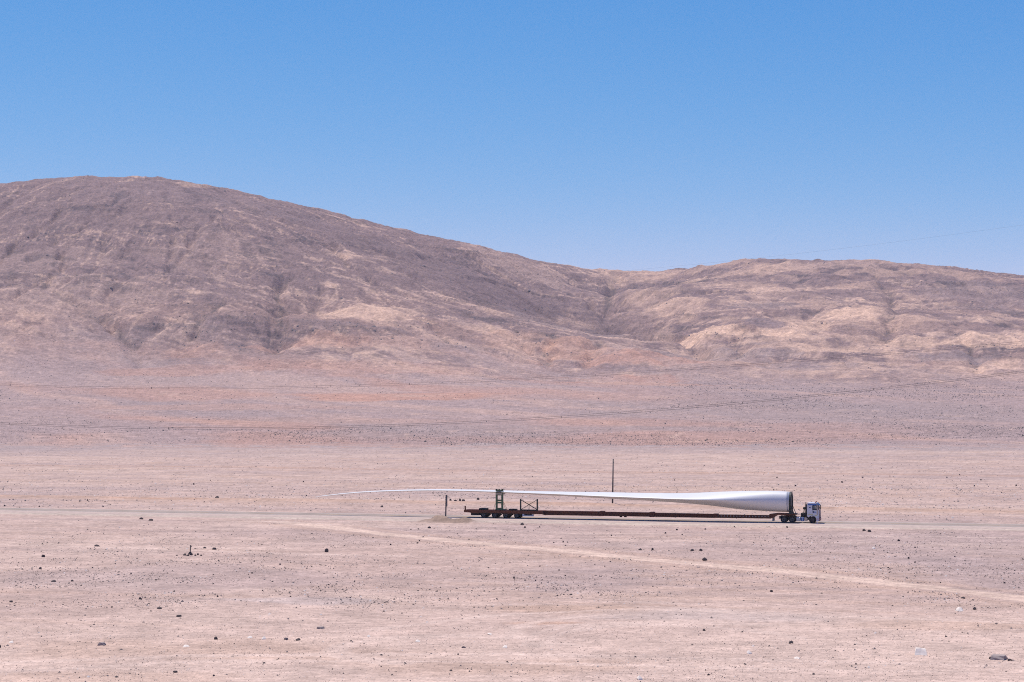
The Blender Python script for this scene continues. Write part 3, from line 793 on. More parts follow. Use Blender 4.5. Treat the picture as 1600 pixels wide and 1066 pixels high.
for sg in (-1, 1):
    # mudguards over the rear wheels
    bm = bmesh.new()
    for x in (ra, rb_):
        pts = [(x + 0.60 * math.cos(a), RW + 0.60 * math.sin(a)) for a in np.linspace(math.radians(12), math.radians(168), 9)] + [(x + 0.56 * math.cos(a), RW + 0.56 * math.sin(a)) for a in np.linspace(math.radians(168), math.radians(12), 9)]
        prism(bm, pts, min(sg * 0.68, sg * 1.24), max(sg * 0.68, sg * 1.24))
    box(bm, xe - 0.05, xe + 0.25, min(sg * 0.68, sg * 1.22), max(sg * 0.68, sg * 1.22), 0.62, 1.02)
    obj('mudguard', bm, chassis_m, tr)
    bm = bmesh.new()
    pts = [(ax + 0.66 * math.cos(a), 0.53 + 0.66 * math.sin(a)) for a in np.linspace(math.radians(5), math.radians(175), 11)] + [(ax + 0.60 * math.cos(a), 0.53 + 0.60 * math.sin(a)) for a in np.linspace(math.radians(175), math.radians(5), 11)]
    prism(bm, pts, min(sg * 0.85, sg * 1.235), max(sg * 0.85, sg * 1.235)); obj('wheel_arch', bm, chassis_m, tr)
    def tank(p0, p1, z0, z1, mt, nm):
        b_ = bmesh.new(); box(b_, X(p0), X(p1), min(sg * 0.60, sg * 1.2), max(sg * 0.60, sg * 1.2), z0, z1, 0.06); return obj(nm, b_, mt, tr)
    tank(1243.0, 1249.6, 0.32, 0.90, alu_m, 'fuel_tank')
    tk = tank(1250.0, 1255.0, 0.30, 0.92, blue_m, 'urea_tank')
    b_ = bmesh.new(); box(b_, X(1252.6), X(1253.4), min(sg * 1.195, sg * 1.215), max(sg * 1.195, sg * 1.215), 0.28, 0.94); obj('tank_strap', b_, alu_m, tk)
    tank(1255.6, 1260.6, 0.34, 0.86, tan_m, 'battery_box')
bm = bmesh.new(); bar(bm, (X(1258.0), -0.95, 0.9), (X(1258.0), -0.95, Z(1258, 784.6)), 0.13, seg=12); es = obj('exhaust_stack', bm, chassis_m, tr)
bm = bmesh.new(); box(bm, X(1256.9), X(1259.6), -0.9, 0.9, 0.95, 2.9); obj('air_intake_rack', bm, chassis_m, tr)
bm = bmesh.new(); box(bm, X(1249.8), X(1256.2), -0.95, 0.75, 0.95, 1.55, 0.04); obj('hydraulic_pack', bm, chassis_m, tr)
bm = bmesh.new()
bar(bm, (X(1254.0), -0.7, 1.5), (X(1255.0), -0.7, 2.25), 0.10, seg=8); bar(bm, (X(1256.2), -0.5, 1.5), (X(1254.8), -0.6, 2.3), 0.05, seg=8)
obj('hose', bm, chassis_m, tr)
bm = bmesh.new(); bmesh.ops.create_icosphere(bm, subdivisions=2, radius=0.24, matrix=Matrix.Translation((X(1255.2), -0.65, 2.3))); obj('air_filter', bm, frame_m, tr, True)

# --- extendible trailer
tl = truck_frame('blade_trailer', s=S(790))
tag(tl, 'rust red extendible trailer with long beam and four axle rear bogie', 'trailer')
O_ = S(790)
def TX(px, t=-1.25): return S(px, t=t) - O_
def TZ(px, py, t=-1.25): return S(px, py, t=t)[1]
# rear deck
dz1 = TZ(780, 797.0); dz0 = TZ(780, 801.4)
bm = bmesh.new()
prism(bm, [(TX(725), dz1 - 0.42), (TX(725), dz1 - 0.02), (TX(727), dz1), (TX(847.5), dz1 - 0.02), (TX(849), dz1 - 0.12), (TX(849), dz0 - 0.10), (TX(752), dz0), (TX(742), dz0 - 0.12), (TX(733), dz0 + 0.02)], -1.25, 1.25)
deck = obj('rear_deck', bm, rust_m, tl)
for k in range(9):
    x = TX(735) + k * (TX(842) - TX(735)) / 8
    bm = bmesh.new(); box(bm, x, x + 0.09, -1.272, -1.252, dz0 + 0.05, dz1 - 0.06); obj('deck_rib', bm, rust_m, deck)
for y in (-1.25,):
    bm = bmesh.new(); box(bm, TX(726), TX(728), y, y + 0.1, dz1, TZ(727, 790.4)); obj('tail_post', bm, rust_m, tl)
bm = bmesh.new(); box(bm, TX(735), TX(748), -0.9, 0.9, dz0 - 0.45, dz0 - 0.02); obj('tail_underframe', bm, chassis_m, tl)
for px in (755.4, 772.5, 790.0, 807.3):
    for sg in (-1, 1): wheel(tl, TX(px), sg * 1.25, sg * 0.72, 0.47, True, rim_m)
    bm = bmesh.new(); cyl_y(bm, TX(px), -0.95, 0.95, 0.47, 0.1, 10); obj('axle', bm, chassis_m, tl)
    for sg in (-1, 1):
        bm = bmesh.new()
        prism(bm, [(TX(px) + 0.05, 0.42), (TX(px) + 0.62, 0.34), (TX(px) + 0.86, 0.50), (TX(px) + 0.86, 0.60), (TX(px) + 0.30, dz0 - 0.06), (TX(px) - 0.30, dz0 - 0.06)], min(sg * 0.55, sg * 0.7), max(sg * 0.55, sg * 0.7)); obj('suspension_arm', bm, chassis_m, tl)
    bm = bmesh.new(); box(bm, TX(px) - 0.62, TX(px) + 0.62, -1.2, 1.2, dz0 - 0.16, dz0 - 0.02); obj('mudguard', bm, chassis_m, tl)
bm = bmesh.new(); box(bm, TX(816), TX(833), -1.22, -0.75, TZ(825, 806.4), TZ(825, 801.8), 0.03); tb = obj('toolbox', bm, white_m, tl)
bm = bmesh.new(); box(bm, TX(819), TX(831.5), -1.24, -1.222, TZ(825, 805.0), TZ(825, 803.0)); obj('toolbox_recess', bm, chassis_m, tb)
# spine beam in telescoping lengths
def beam(p0, p1, y0, y1, w, nm='beam'):
    b_ = bmesh.new()
    za0, za1 = TZ(p0, y0[0], -w / 2), TZ(p0, y0[1], -w / 2); zb0, zb1 = TZ(p1, y1[0], -w / 2), TZ(p1, y1[1], -w / 2)
    prism(b_, [(TX(p0, -w / 2), za1), (TX(p0, -w / 2), za0), (TX(p1, -w / 2), zb0), (TX(p1, -w / 2), zb1)], -w / 2, w / 2)
    o = obj(nm, b_, rust_m, tl)
    b_ = bmesh.new()           # flange lips
    prism(b_, [(TX(p0, -w / 2), za0 - 0.05), (TX(p0, -w / 2), za0 + 0.015), (TX(p1, -w / 2), zb0 + 0.015), (TX(p1, -w / 2), zb0 - 0.05)], -w / 2 - 0.12, w / 2 + 0.12); obj('flange', b_, rust_m, o)
    b_ = bmesh.new()
    prism(b_, [(TX(p0, -w / 2), za1 - 0.015), (TX(p0, -w / 2), za1 + 0.05), (TX(p1, -w / 2), zb1 + 0.05), (TX(p1, -w / 2), zb1 - 0.015)], -w / 2 - 0.12, w / 2 + 0.12); obj('flange', b_, rust_m, o)
    return o
b1 = beam(849, 938, (798.0, 804.2), (799.4, 805.8), 1.10)
b2_ = beam(938, 1016, (799.8, 805.6), (801.0, 806.9), 1.0)
b3 = beam(1016, 1116, (801.3, 807.0), (803.2, 808.8), 0.9)
b4 = beam(1116, 1203.5, (803.9, 808.6), (805.2, 809.9), 0.76)
for px, y0, y1 in ((938, 799.0, 806.4), (1016.5, 800.4, 808.0), (1116, 803.0, 809.2)):
    bm = bmesh.new(); box(bm, TX(px) - 0.35, TX(px) + 0.35, -0.72, 0.72, TZ(px, y1), TZ(px, y0)); obj('beam_collar', bm, rust_m, tl)
k = 0
for px in np.arange(1120, 1201, 4.9):
    bm = bmesh.new(); zz = TZ(px, 806.3 + (px - 1116) * 0.0145 - 0.1); cyl_y(bm, TX(px), -0.395, -0.382, zz, 0.10, 8); obj('locking_hole', bm, grey_m, b4)
for px in (968, 975):
    bm = bmesh.new(); box(bm, TX(px) - 0.2, TX(px) + 0.2, -0.5, -0.2, TZ(px, 808.3), TZ(px, 806.2)); obj('beam_bracket', bm, chassis_m, tl)
# goose neck
bm = bmesh.new()
prism(bm, [(TX(1200.5), TZ(1200, 806.2)), (TX(1200.5), TZ(1200, 803.6)), (TX(1212), TZ(1212, 802.0)), (TX(1241), TZ(1241, 802.6)), (TX(1243.5), TZ(1243, 803.4)), (TX(1243.5), TZ(1243, 804.3)), (TX(1232), TZ(1232, 805.2)), (TX(1214), TZ(1214, 804.6)), (TX(1205), TZ(1205, 809.8)), (TX(1200.5), TZ(1200, 809.8))], -0.9, 0.9)
obj('gooseneck', bm, rust_m, tl)
bm = bmesh.new(); box(bm, TX(1226), TX(1236), -0.6, 0.6, TZ(1230, 807.3), TZ(1230, 805.2)); obj('kingpin_plate', bm, rust_m, tl)
for y in (-0.75, 0.62):
    bm = bmesh.new(); box(bm, TX(1205.2), TX(1207), y, y + 0.13, TZ(1206, 813.6), TZ(1206, 806)); box(bm, TX(1204.4), TX(1207.8), y - 0.06, y + 0.19, TZ(1206, 814.0), TZ(1206, 813.4)); obj('landing_leg', bm, grey_m, tl)

# --- the blade: lofted sections, flatwise, trailing edge towards the camera
bt = truck_frame('wind_turbine_blade', s=S(1233), z=0)
tag(bt, 'long white wind turbine blade lying along the trailer, its tip drooping far behind', 'turbine blade')
stn = [  # px, top, bottom, trailing-edge row, near width, far width, sharpness
    (1233.6, 768.2, 799.7, 784.0, 1.62, 1.62, 0.0), (1226, 767.7, 799.5, 783.8, 1.63, 1.62, 0.0), (1212, 767.0, 799.1, 783.4, 1.66, 1.62, 0.05), (1200, 766.7, 798.5, 782.8, 1.72, 1.6, 0.13),
    (1180, 766.8, 797.3, 782.0, 1.86, 1.55, 0.30), (1156, 767.2, 795.6, 781.4, 2.05, 1.5, 0.5), (1132, 767.9, 792.6, 781.0, 2.25, 1.42, 0.7), (1108, 768.9, 789.7, 780.7, 2.38, 1.35, 0.85),
    (1084, 769.9, 787.3, 780.3, 2.42, 1.25, 0.95), (1060, 770.4, 785.4, 779.6, 2.38, 1.18, 1.0), (1020, 770.2, 782.6, 778.2, 2.2, 1.05, 1.0), (988, 769.7, 781.0, 777.0, 2.05, 0.98, 1.0),
    (957, 769.1, 779.3, 775.8, 1.9, 0.9, 1.0), (910, 768.4, 776.6, 773.7, 1.7, 0.8, 1.0), (860, 767.7, 774.0, 771.5, 1.5, 0.7, 1.0), (820, 766.8, 772.0, 770.0, 1.35, 0.62, 1.0), (780, 765.9, 770.0, 768.4, 1.2, 0.56, 1.0),
    (740, 764.9, 768.5, 767.2, 1.05, 0.5, 1.0), (710, 764.4, 767.7, 766.5, 0.96, 0.45, 1.0), (680, 764.2, 767.2, 766.1, 0.86, 0.4, 1.0), (640, 764.8, 767.5, 766.5, 0.72, 0.34, 1.0), (600, 766.1, 768.4, 767.6, 0.6, 0.28, 1.0),
    (560, 768.4, 770.2, 769.6, 0.46, 0.22, 1.0), (530, 771.2, 772.8, 772.2, 0.34, 0.17, 1.0), (510, 773.6, 774.9, 774.4, 0.24, 0.12, 1.0), (499, 775.0, 775.9, 775.6, 0.14, 0.08, 1.0), (494.5, 775.7, 776.0, 775.9, 0.03, 0.02, 1.0)]
stn = np.array(stn)
ps = np.concatenate([np.linspace(1233.6, 1040, 34), np.linspace(1036, 494.5, 56)])
def cub(x, xs, ys):
    # monotone-ish smooth interpolation
    o = np.argsort(xs); xs = xs[o]; ys = ys[o]
    m_ = np.gradient(ys, xs); i = np.clip(np.searchsorted(xs, x) - 1, 0, len(xs) - 2)
    h = xs[i + 1] - xs[i]; t = (x - xs[i]) / h
    return (2 * t ** 3 - 3 * t ** 2 + 1) * ys[i] + (t ** 3 - 2 * t ** 2 + t) * h * m_[i] + (-2 * t ** 3 + 3 * t ** 2) * ys[i + 1] + (t ** 3 - t ** 2) * h * m_[i + 1]
bm = bmesh.new(); rings = []
B0 = S(1233); ring_info = []
for p in ps:
    ty, by, ey, a_, c_, k_ = [float(cub(p, stn[:, 0], stn[:, j])) for j in range(1, 7)]
    x = S(p) - B0
    zt, zbm, ze = S(p, ty)[1], S(p, by)[1], S(p, ey)[1]
    k_ = min(max(k_, 0), 1)
    pts = []
    NQ = 9
    for i in range(NQ):                                   # near top, from the trailing edge up
        th = math.pi / 2 * i / NQ; uu = math.cos(th)
        cz = math.sin(th); wz = (1 - uu) ** 0.80
        pts.append((-a_ * uu, ze + (zt - ze) * (cz * (1 - k_) + wz * k_) + 0.052 * a_ * uu * k_))
    for i in range(2 * NQ):                               # far side, rounded
        th = math.pi / 2 + math.pi * i / (2 * NQ)
        zz = math.sin(th); yy = -math.cos(th) * c_
        pts.append((yy, ze + ((zt - ze) if zz > 0 else (ze - zbm)) * zz))
    for i in range(NQ):
        th = 3 * math.pi / 2 + math.pi / 2 * i / NQ
        uu = math.cos(th); cz = -math.sin(th); wz = (1 - uu) ** 0.75
        pts.append((-a_ * uu, ze - (ze - zbm) * (cz * (1 - k_) + wz * k_) + 0.052 * a_ * uu * k_))
    ring_info.append((x, pts))
    rings.append([bm.verts.new((x, y, z)) for y, z in pts])
n_ = len(rings[0])
for A, B in zip(rings[:-1], rings[1:]):
    for i in range(n_):
        bm.faces.new((A[i], A[(i + 1) % n_], B[(i + 1) % n_], B[i]))
bm.faces.new(rings[0][::-1]); bm.faces.new(rings[-1])
bmesh.ops.recalc_face_normals(bm, faces=bm.faces[:])
bo = obj('blade_shell', bm, blade_m, bt, True)
for e in bo.data.edges:
    i, j = e.vertices
    if i % n_ == 0 and j % n_ == 0 and i > n_ * 10: e.use_edge_sharp = True
# bonding seam band near the root
bm = bmesh.new(); x, pts = ring_info[0]
x1 = S(1230.3) - B0; cz_ = sum(p[1] for p in pts) / len(pts)
ra_ = [bm.verts.new((x1, y * 1.006, cz_ + (z - cz_) * 1.006 + 0.01)) for y, z in pts]; rb2 = [bm.verts.new((x1 + 0.12, y * 1.006, cz_ + (z - cz_) * 1.006)) for y, z in pts]
for i in range(n_): bm.faces.new((ra_[i], ra_[(i + 1) % n_], rb2[(i + 1) % n_], rb2[i]))
bmesh.ops.recalc_face_normals(bm, faces=bm.faces[:])
obj('root_band', bm, paint('grey_band', (0.22, 0.24, 0.30), 0.6), bt, True)

# --- root frame: dark ring bolted to the root, standing on the gooseneck
rf = truck_frame('root_frame', s=S(1235.2))
tag(rf, 'dark steel ring frame bolted to the thick root end of the blade', 'support frame')
zc = (S(1235, 768.5)[1] + S(1235, 799.9)[1]) / 2; zneck = S(1235, 802.4, 0.0)[1]
bm = bmesh.new()
for k in range(32):
    a0, a1 = 2 * math.pi * k / 32, 2 * math.pi * (k + 1) / 32
    q = []
    for a in (a0, a1):
        for r_ in (1.25, 1.64):
            for x in (-0.14, 0.14): q.append(bm.verts.new((x, r_ * math.cos(a), zc + r_ * math.sin(a))))
    for f in ((0, 2, 6, 4), (1, 5, 7, 3), (2, 3, 7, 6), (0, 4, 5, 1)): bm.faces.new([q[i] for i in f])
bmesh.ops.remove_doubles(bm, verts=bm.verts[:], dist=1e-4); bmesh.ops.recalc_face_normals(bm, faces=bm.faces[:])
obj('ring', bm, frame_m, rf)
bm = bmesh.new(); bmesh.ops.create_cone(bm, cap_ends=True, segments=32, radius1=1.3, radius2=1.3, depth=0.03, matrix=Matrix.Translation((0.02, 0, zc)) @ Matrix.Rotation(math.radians(90), 4, 'Y')); obj('root_cover', bm, frame_m, rf)
for y in (-1.0, 1.0):
    bm = bmesh.new(); box(bm, -0.18, 0.18, y - 0.14, y + 0.14, zneck - 0.02, zc - 1.0); obj('post', bm, frame_m, rf)
bm = bmesh.new(); box(bm, -0.3, 0.3, -1.2, 1.2, zneck - 0.02, zneck + 0.16); obj('cross_beam', bm, frame_m, rf)
for y in (-1.0, 1.0):
    bm = bmesh.new(); bar(bm, (0.1, y, zc - 0.55), (0.62, y, zneck + 0.02), 0.09); obj('brace', bm, frame_m, rf)

# --- green tip cradle tower
cr = truck_frame('blade_cradle', s=S(780))
tag(cr, 'olive green steel tower on the rear deck clamping the thin part of the blade', 'cradle')
C0 = S(780)
def CX(px): return S(px, t=-0.9) - C0
def CZ(px, py): return S(px, py, t=-0.9)[1]
zd = dz1
ct = CZ(780, 764.0)
for px in (775.6, 784.4):
    for y in (-0.90, -0.66):
        bm = bmesh.new(); box(bm, CX(px) - 0.13, CX(px) + 0.13, y, y + 0.15, zd, ct - 0.05); obj('column', bm, green_m, cr)
for y in (-0.88, -0.64):
    for a, b_ in ((771.0, 774.0), (780.5, 783.0), (784.0, 786.5), (793.5, 796.8)):
        bm = bmesh.new(); box(bm, CX(776.6), CX(783.4), y, y + 0.11, CZ(780, b_), CZ(780, a)); obj('cross_bar', bm, green_m, cr)
bm = bmesh.new()
zbl0 = S(780, 770.0)[1]; zbl1 = S(780, 765.9)[1]
box(bm, CX(775), CX(785), -0.95, 0.95, zbl0 - 0.22, zbl0 - 0.01); obj('saddle', bm, tan_m, cr)
bm = bmesh.new(); box(bm, CX(776.5), CX(783.5), -1.3, 0.95, zbl1 + 0.01, zbl1 + 0.08); cl = obj('clamp', bm, green_m, cr)
for px in (775.4, 779.9, 785.4):
    bm = bmesh.new(); box(bm, CX(px) - 0.09, CX(px) + 0.09, -1.0, -0.82, zbl1 + 0.081, zbl1 + 0.26); obj('clamp_bolt', bm, chassis_m, cl)
bm = bmesh.new(); box(bm, CX(773.2), CX(787), -1.0, 1.0, zd, zd + 0.1); obj('base_plate', bm, green_m, cr)
for p0, p1 in (((786.3, 783.2), (793.0, 796.6)), ((785.8, 784.5), (790.5, 796.6)), ((773.8, 786.5), (771.2, 796.6))):
    bm = bmesh.new(); bar(bm, (CX(p0[0]), -0.9, CZ(*p0)), (CX(p1[0]), -0.95, CZ(*p1)), 0.055, seg=6); obj('stay_rod', bm, rust_m, cr)

# --- empty rack with crossed braces
xr_ = truck_frame('braced_rack', s=S(826))
tag(xr_, 'empty black steel rack with crossed braces standing on the trailer deck', 'rack')
R0 = S(826)
def RX(px): return S(px, t=-1.0) - R0
def RZ(px, py): return S(px, py, t=-1.0)[1]
for y in (-1.0,):
    for px in (813.2, 839.2):
        bm = bmesh.new(); box(bm, RX(px) - 0.10, RX(px) + 0.10, y, y + 0.22, zd, RZ(px, 779.4)); obj('post', bm, frame_m, xr_)
bm = bmesh.new(); bar(bm, (RX(813.4), -0.93, RZ(813, 780.6)), (RX(839), -0.93, RZ(839, 796)), 0.11); obj('brace', bm, frame_m, xr_)
bm = bmesh.new(); bar(bm, (RX(813.4), -0.80, RZ(813, 796)), (RX(839), -0.80, RZ(839, 780.6)), 0.08); obj('brace', bm, frame_m, xr_)
for y in (-1.02,):
    bm = bmesh.new(); box(bm, RX(813.8), RX(838.6), y, y + 0.5, zd, zd + 0.16); obj('bottom_rail', bm, frame_m, xr_)
bm = bmesh.new(); box(bm, RX(825.6), RX(826.2), -0.70, -0.64, zd + 0.15, RZ(826, 790)); obj('marker_rod', bm, frame_m, xr_)

# --- loose gear on the deck
def deck_gear(name, p0, p1, h, y0, y1, mat, label, cat):
    e = truck_frame(name, s=S((p0 + p1) / 2)); tag(e, label, cat)
    a, c = S(p0, t=-1) - S((p0 + p1) / 2), S(p1, t=-1) - S((p0 + p1) / 2)
    nb = max(2, int((c - a) / 0.4))
    for k in range(nb):
        b_ = bmesh.new(); x0 = a + (c - a) * k / nb; box(b_, x0 + 0.02, x0 + (c - a) / nb - 0.02, y0, y1, zd + 0.10, zd + h, 0.01); obj('board', b_, mat, e)
    for y in (y0 + 0.1, (y0 + y1) / 2 - 0.05, y1 - 0.2):
        b_ = bmesh.new(); box(b_, a, c, y, y + 0.1, zd, zd + 0.098); obj('bearer', b_, mat, e)
    return e
deck_gear('timber_pallet', 748.3, 760.0, 0.26, -1.05, 0.4, chassis_m, 'flat dark pallet lying on the rear end of the trailer deck', 'pallet')
deck_gear('loading_ramp', 794.5, 806.0, 0.21, -1.0, 0.2, chassis_m, 'flat dark board stack between the green tower and the braced rack', 'ramp')

# ------------------------------------------------------------------ posts and signs
post_m = paint('weathered_post', (0.055, 0.058, 0.070), 0.8, var=0.3)
signback_m = paint('sign_back', (0.060, 0.064, 0.078), 0.6, var=0.25)
s0, _ = S(696.5, 800, t=-3.4); p = ORG + s0 * DIR - 3.4 * NRM
sg_ = empty('road_sign', (p[0], p[1], 0.10), ANG); tag(sg_, 'tall dark road sign seen almost edge on, on the sand heap behind the trailer', 'road sign')
k_px = p[1] / F
hgt = (809.4 - 773.0) * k_px
bm = bmesh.new(); bar(bm, (0, 0, -0.2), (0.10, 0, hgt - 0.05), 0.17, 0.17); obj('post', bm, post_m, sg_)
bm = bmesh.new(); box(bm, 0.10, 0.17, -0.36, 0.46, hgt * 0.50, hgt, 0.02); pn = obj('sign_panel', bm, signback_m, sg_)
for zz in (0.62, 0.86):
    bm = bmesh.new(); box(bm, 0.02, 0.098, -0.34, 0.44, hgt * zz, hgt * zz + 0.07); obj('rail', bm, post_m, pn)
x, y = ground_at(956.8, 789)
pl = empty('utility_pole', (x, y, -0.1)); tag(pl, 'tall thin bare pole standing behind the middle of the blade', 'pole')
ph = (789 - 718) * y / F + 0.1
bm = bmesh.new(); bmesh.ops.create_cone(bm, cap_ends=True, segments=12, radius1=0.15, radius2=0.095, depth=ph, matrix=Matrix.Translation((0, 0, ph / 2)))
po = obj('shaft', bm, post_m, pl, True); pl.rotation_euler = (0, math.radians(0.9), 0)
bm = bmesh.new(); bmesh.ops.create_cone(bm, cap_ends=True, segments=10, radius1=0.12, radius2=0.03, depth=0.14, matrix=Matrix.Translation((0, 0, ph + 0.068))); obj('cap', bm, post_m, pl)
bm = bmesh.new(); box(bm, 0.07, 0.14, -0.35, 0.35, ph - 0.55, ph - 0.45); obj('bracket', bm, post_m, pl)
s0 = S(1275.7, t=-3.2); p = ORG + s0 * DIR - 3.2 * NRM
dl = empty('delineator_post', (p[0], p[1], 0.10), ANG); tag(dl, 'small white roadside marker post in front of the truck bumper', 'marker post')
bm = bmesh.new(); box(bm, -0.07, 0.07, -0.025, 0.025, -0.1, 0.98, 0.01); ps_ = obj('post', bm, paint('marker_white', (0.66, 0.62, 0.72), 0.5), dl)
bm = bmesh.new(); box(bm, -0.05, 0.05, -0.035, -0.0255, 0.74, 0.90); obj('reflector', bm, amber_m, ps_)

# ------------------------------------------------------------------ rocks
rock_dark = paint('dark_varnished_rock', (0.075, 0.055, 0.055), 0.9, var=0.45, scale=4)
rock_mid = paint('brown_rock', (0.20, 0.155, 0.15), 0.9, var=0.4, scale=4)
rock_pale = paint('pale_quartz_rock', (0.88, 0.76, 0.64), 0.85, var=0.2, scale=3)
def rock_mesh(name, seed, flat, taper=0.25, sub=2):
    rnd = random.Random(seed); b_ = bmesh.new()
    bmesh.ops.create_icosphere(b_, subdivisions=sub, radius=0.5)
    planes = []
    for k in range(9):
        d = Vector((rnd.uniform(-1, 1), rnd.uniform(-1, 1), rnd.uniform(-0.6, 1))).normalized(); planes.append((d, rnd.uniform(0.27, 0.44)))
    for v in b_.verts:
        for d, h in planes:
            e = v.co.dot(d)
            if e > h: v.co -= d * (e - h)
        v.co += Vector((rnd.uniform(-1, 1), rnd.uniform(-1, 1), rnd.uniform(-1, 1))) * 0.008
        v.co.z = v.co.z * flat
        if v.co.z < -0.18: v.co.z = -0.18
    mn = [min(v.co[i] for v in b_.verts) for i in range(3)]; mx = [max(v.co[i] for v in b_.verts) for i in range(3)]
    for v in b_.verts:
        v.co.x = (v.co.x - (mn[0] + mx[0]) / 2) / (mx[0] - mn[0]); v.co.y = (v.co.y - (mn[1] + mx[1]) / 2) / (mx[1] - mn[1]); v.co.z = (v.co.z - mn[2]) / (mx[2] - mn[2]) * 1.15 - 0.15
        q_ = max(0.0, v.co.z); v.co.x *= 1 - taper * q_; v.co.y = v.co.y * (1 - taper * 1.3 * q_) + taper * 0.7 * q_
    me = bpy.data.meshes.new(name); b_.to_mesh(me); b_.free()
    return me
RM = {}
for nm, mt in (('dark', rock_dark), ('mid', rock_mid), ('pale', rock_pale)):
    RM[nm] = []
    for k in range(6):
        me = rock_mesh('rock_' + nm, 50 + k, 0.75 if k % 2 else 0.55, 0.6 if nm == 'pale' else 0.2); me.materials.append(mt); RM[nm].append(me)
slab_m = paint('light_brown_slab', (0.40, 0.32, 0.28), 0.9, var=0.3, scale=3)
def slab_mesh(seed, mat, lean=0.1):
    rnd_ = random.Random(seed); b_ = bmesh.new(); bmesh.ops.create_cube(b_, size=1.0)
    bmesh.ops.subdivide_edges(b_, edges=b_.edges[:], cuts=1, use_grid_fill=True)
    for v in b_.verts:
        v.co += Vector((rnd_.uniform(-1, 1), rnd_.uniform(-1, 1), rnd_.uniform(-1, 1))) * 0.10
        v.co.z += 0.42; q_ = max(0, v.co.z); v.co.x *= 1 - 0.22 * q_; v.co.y = v.co.y * (1 - 0.2 * q_) + lean * q_; v.co.z *= 1 - 0.25 * abs(v.co.x + 0.2)
    me = bpy.data.meshes.new('rock_slab'); b_.to_mesh(me); b_.free(); me.materials.append(mat); return me
RM['slab'] = [slab_mesh(80 + k, slab_m) for k in range(6)]
RM['block'] = [slab_mesh(90 + k, rock_pale, 0.45) for k in range(6)]
def zg(x, y): return float(plain_z(np.array([x]), np.array([y]))[0])
def rock(px, py, w, h, kind, var, label, cat='rock', group=None, rz=0.0, depth=0.8, name='rock'):
    x, y = ground_at(px, py); k = y / F
    o = bpy.data.objects.new(name, RM[kind][var % 6]); COL.objects.link(o)
    o.location = (x, y, zg(x, y)); o.scale = (w * k, w * k * depth, h * k); o.rotation_euler = (0, 0, rz)
    tag(o, label, cat, group); return o
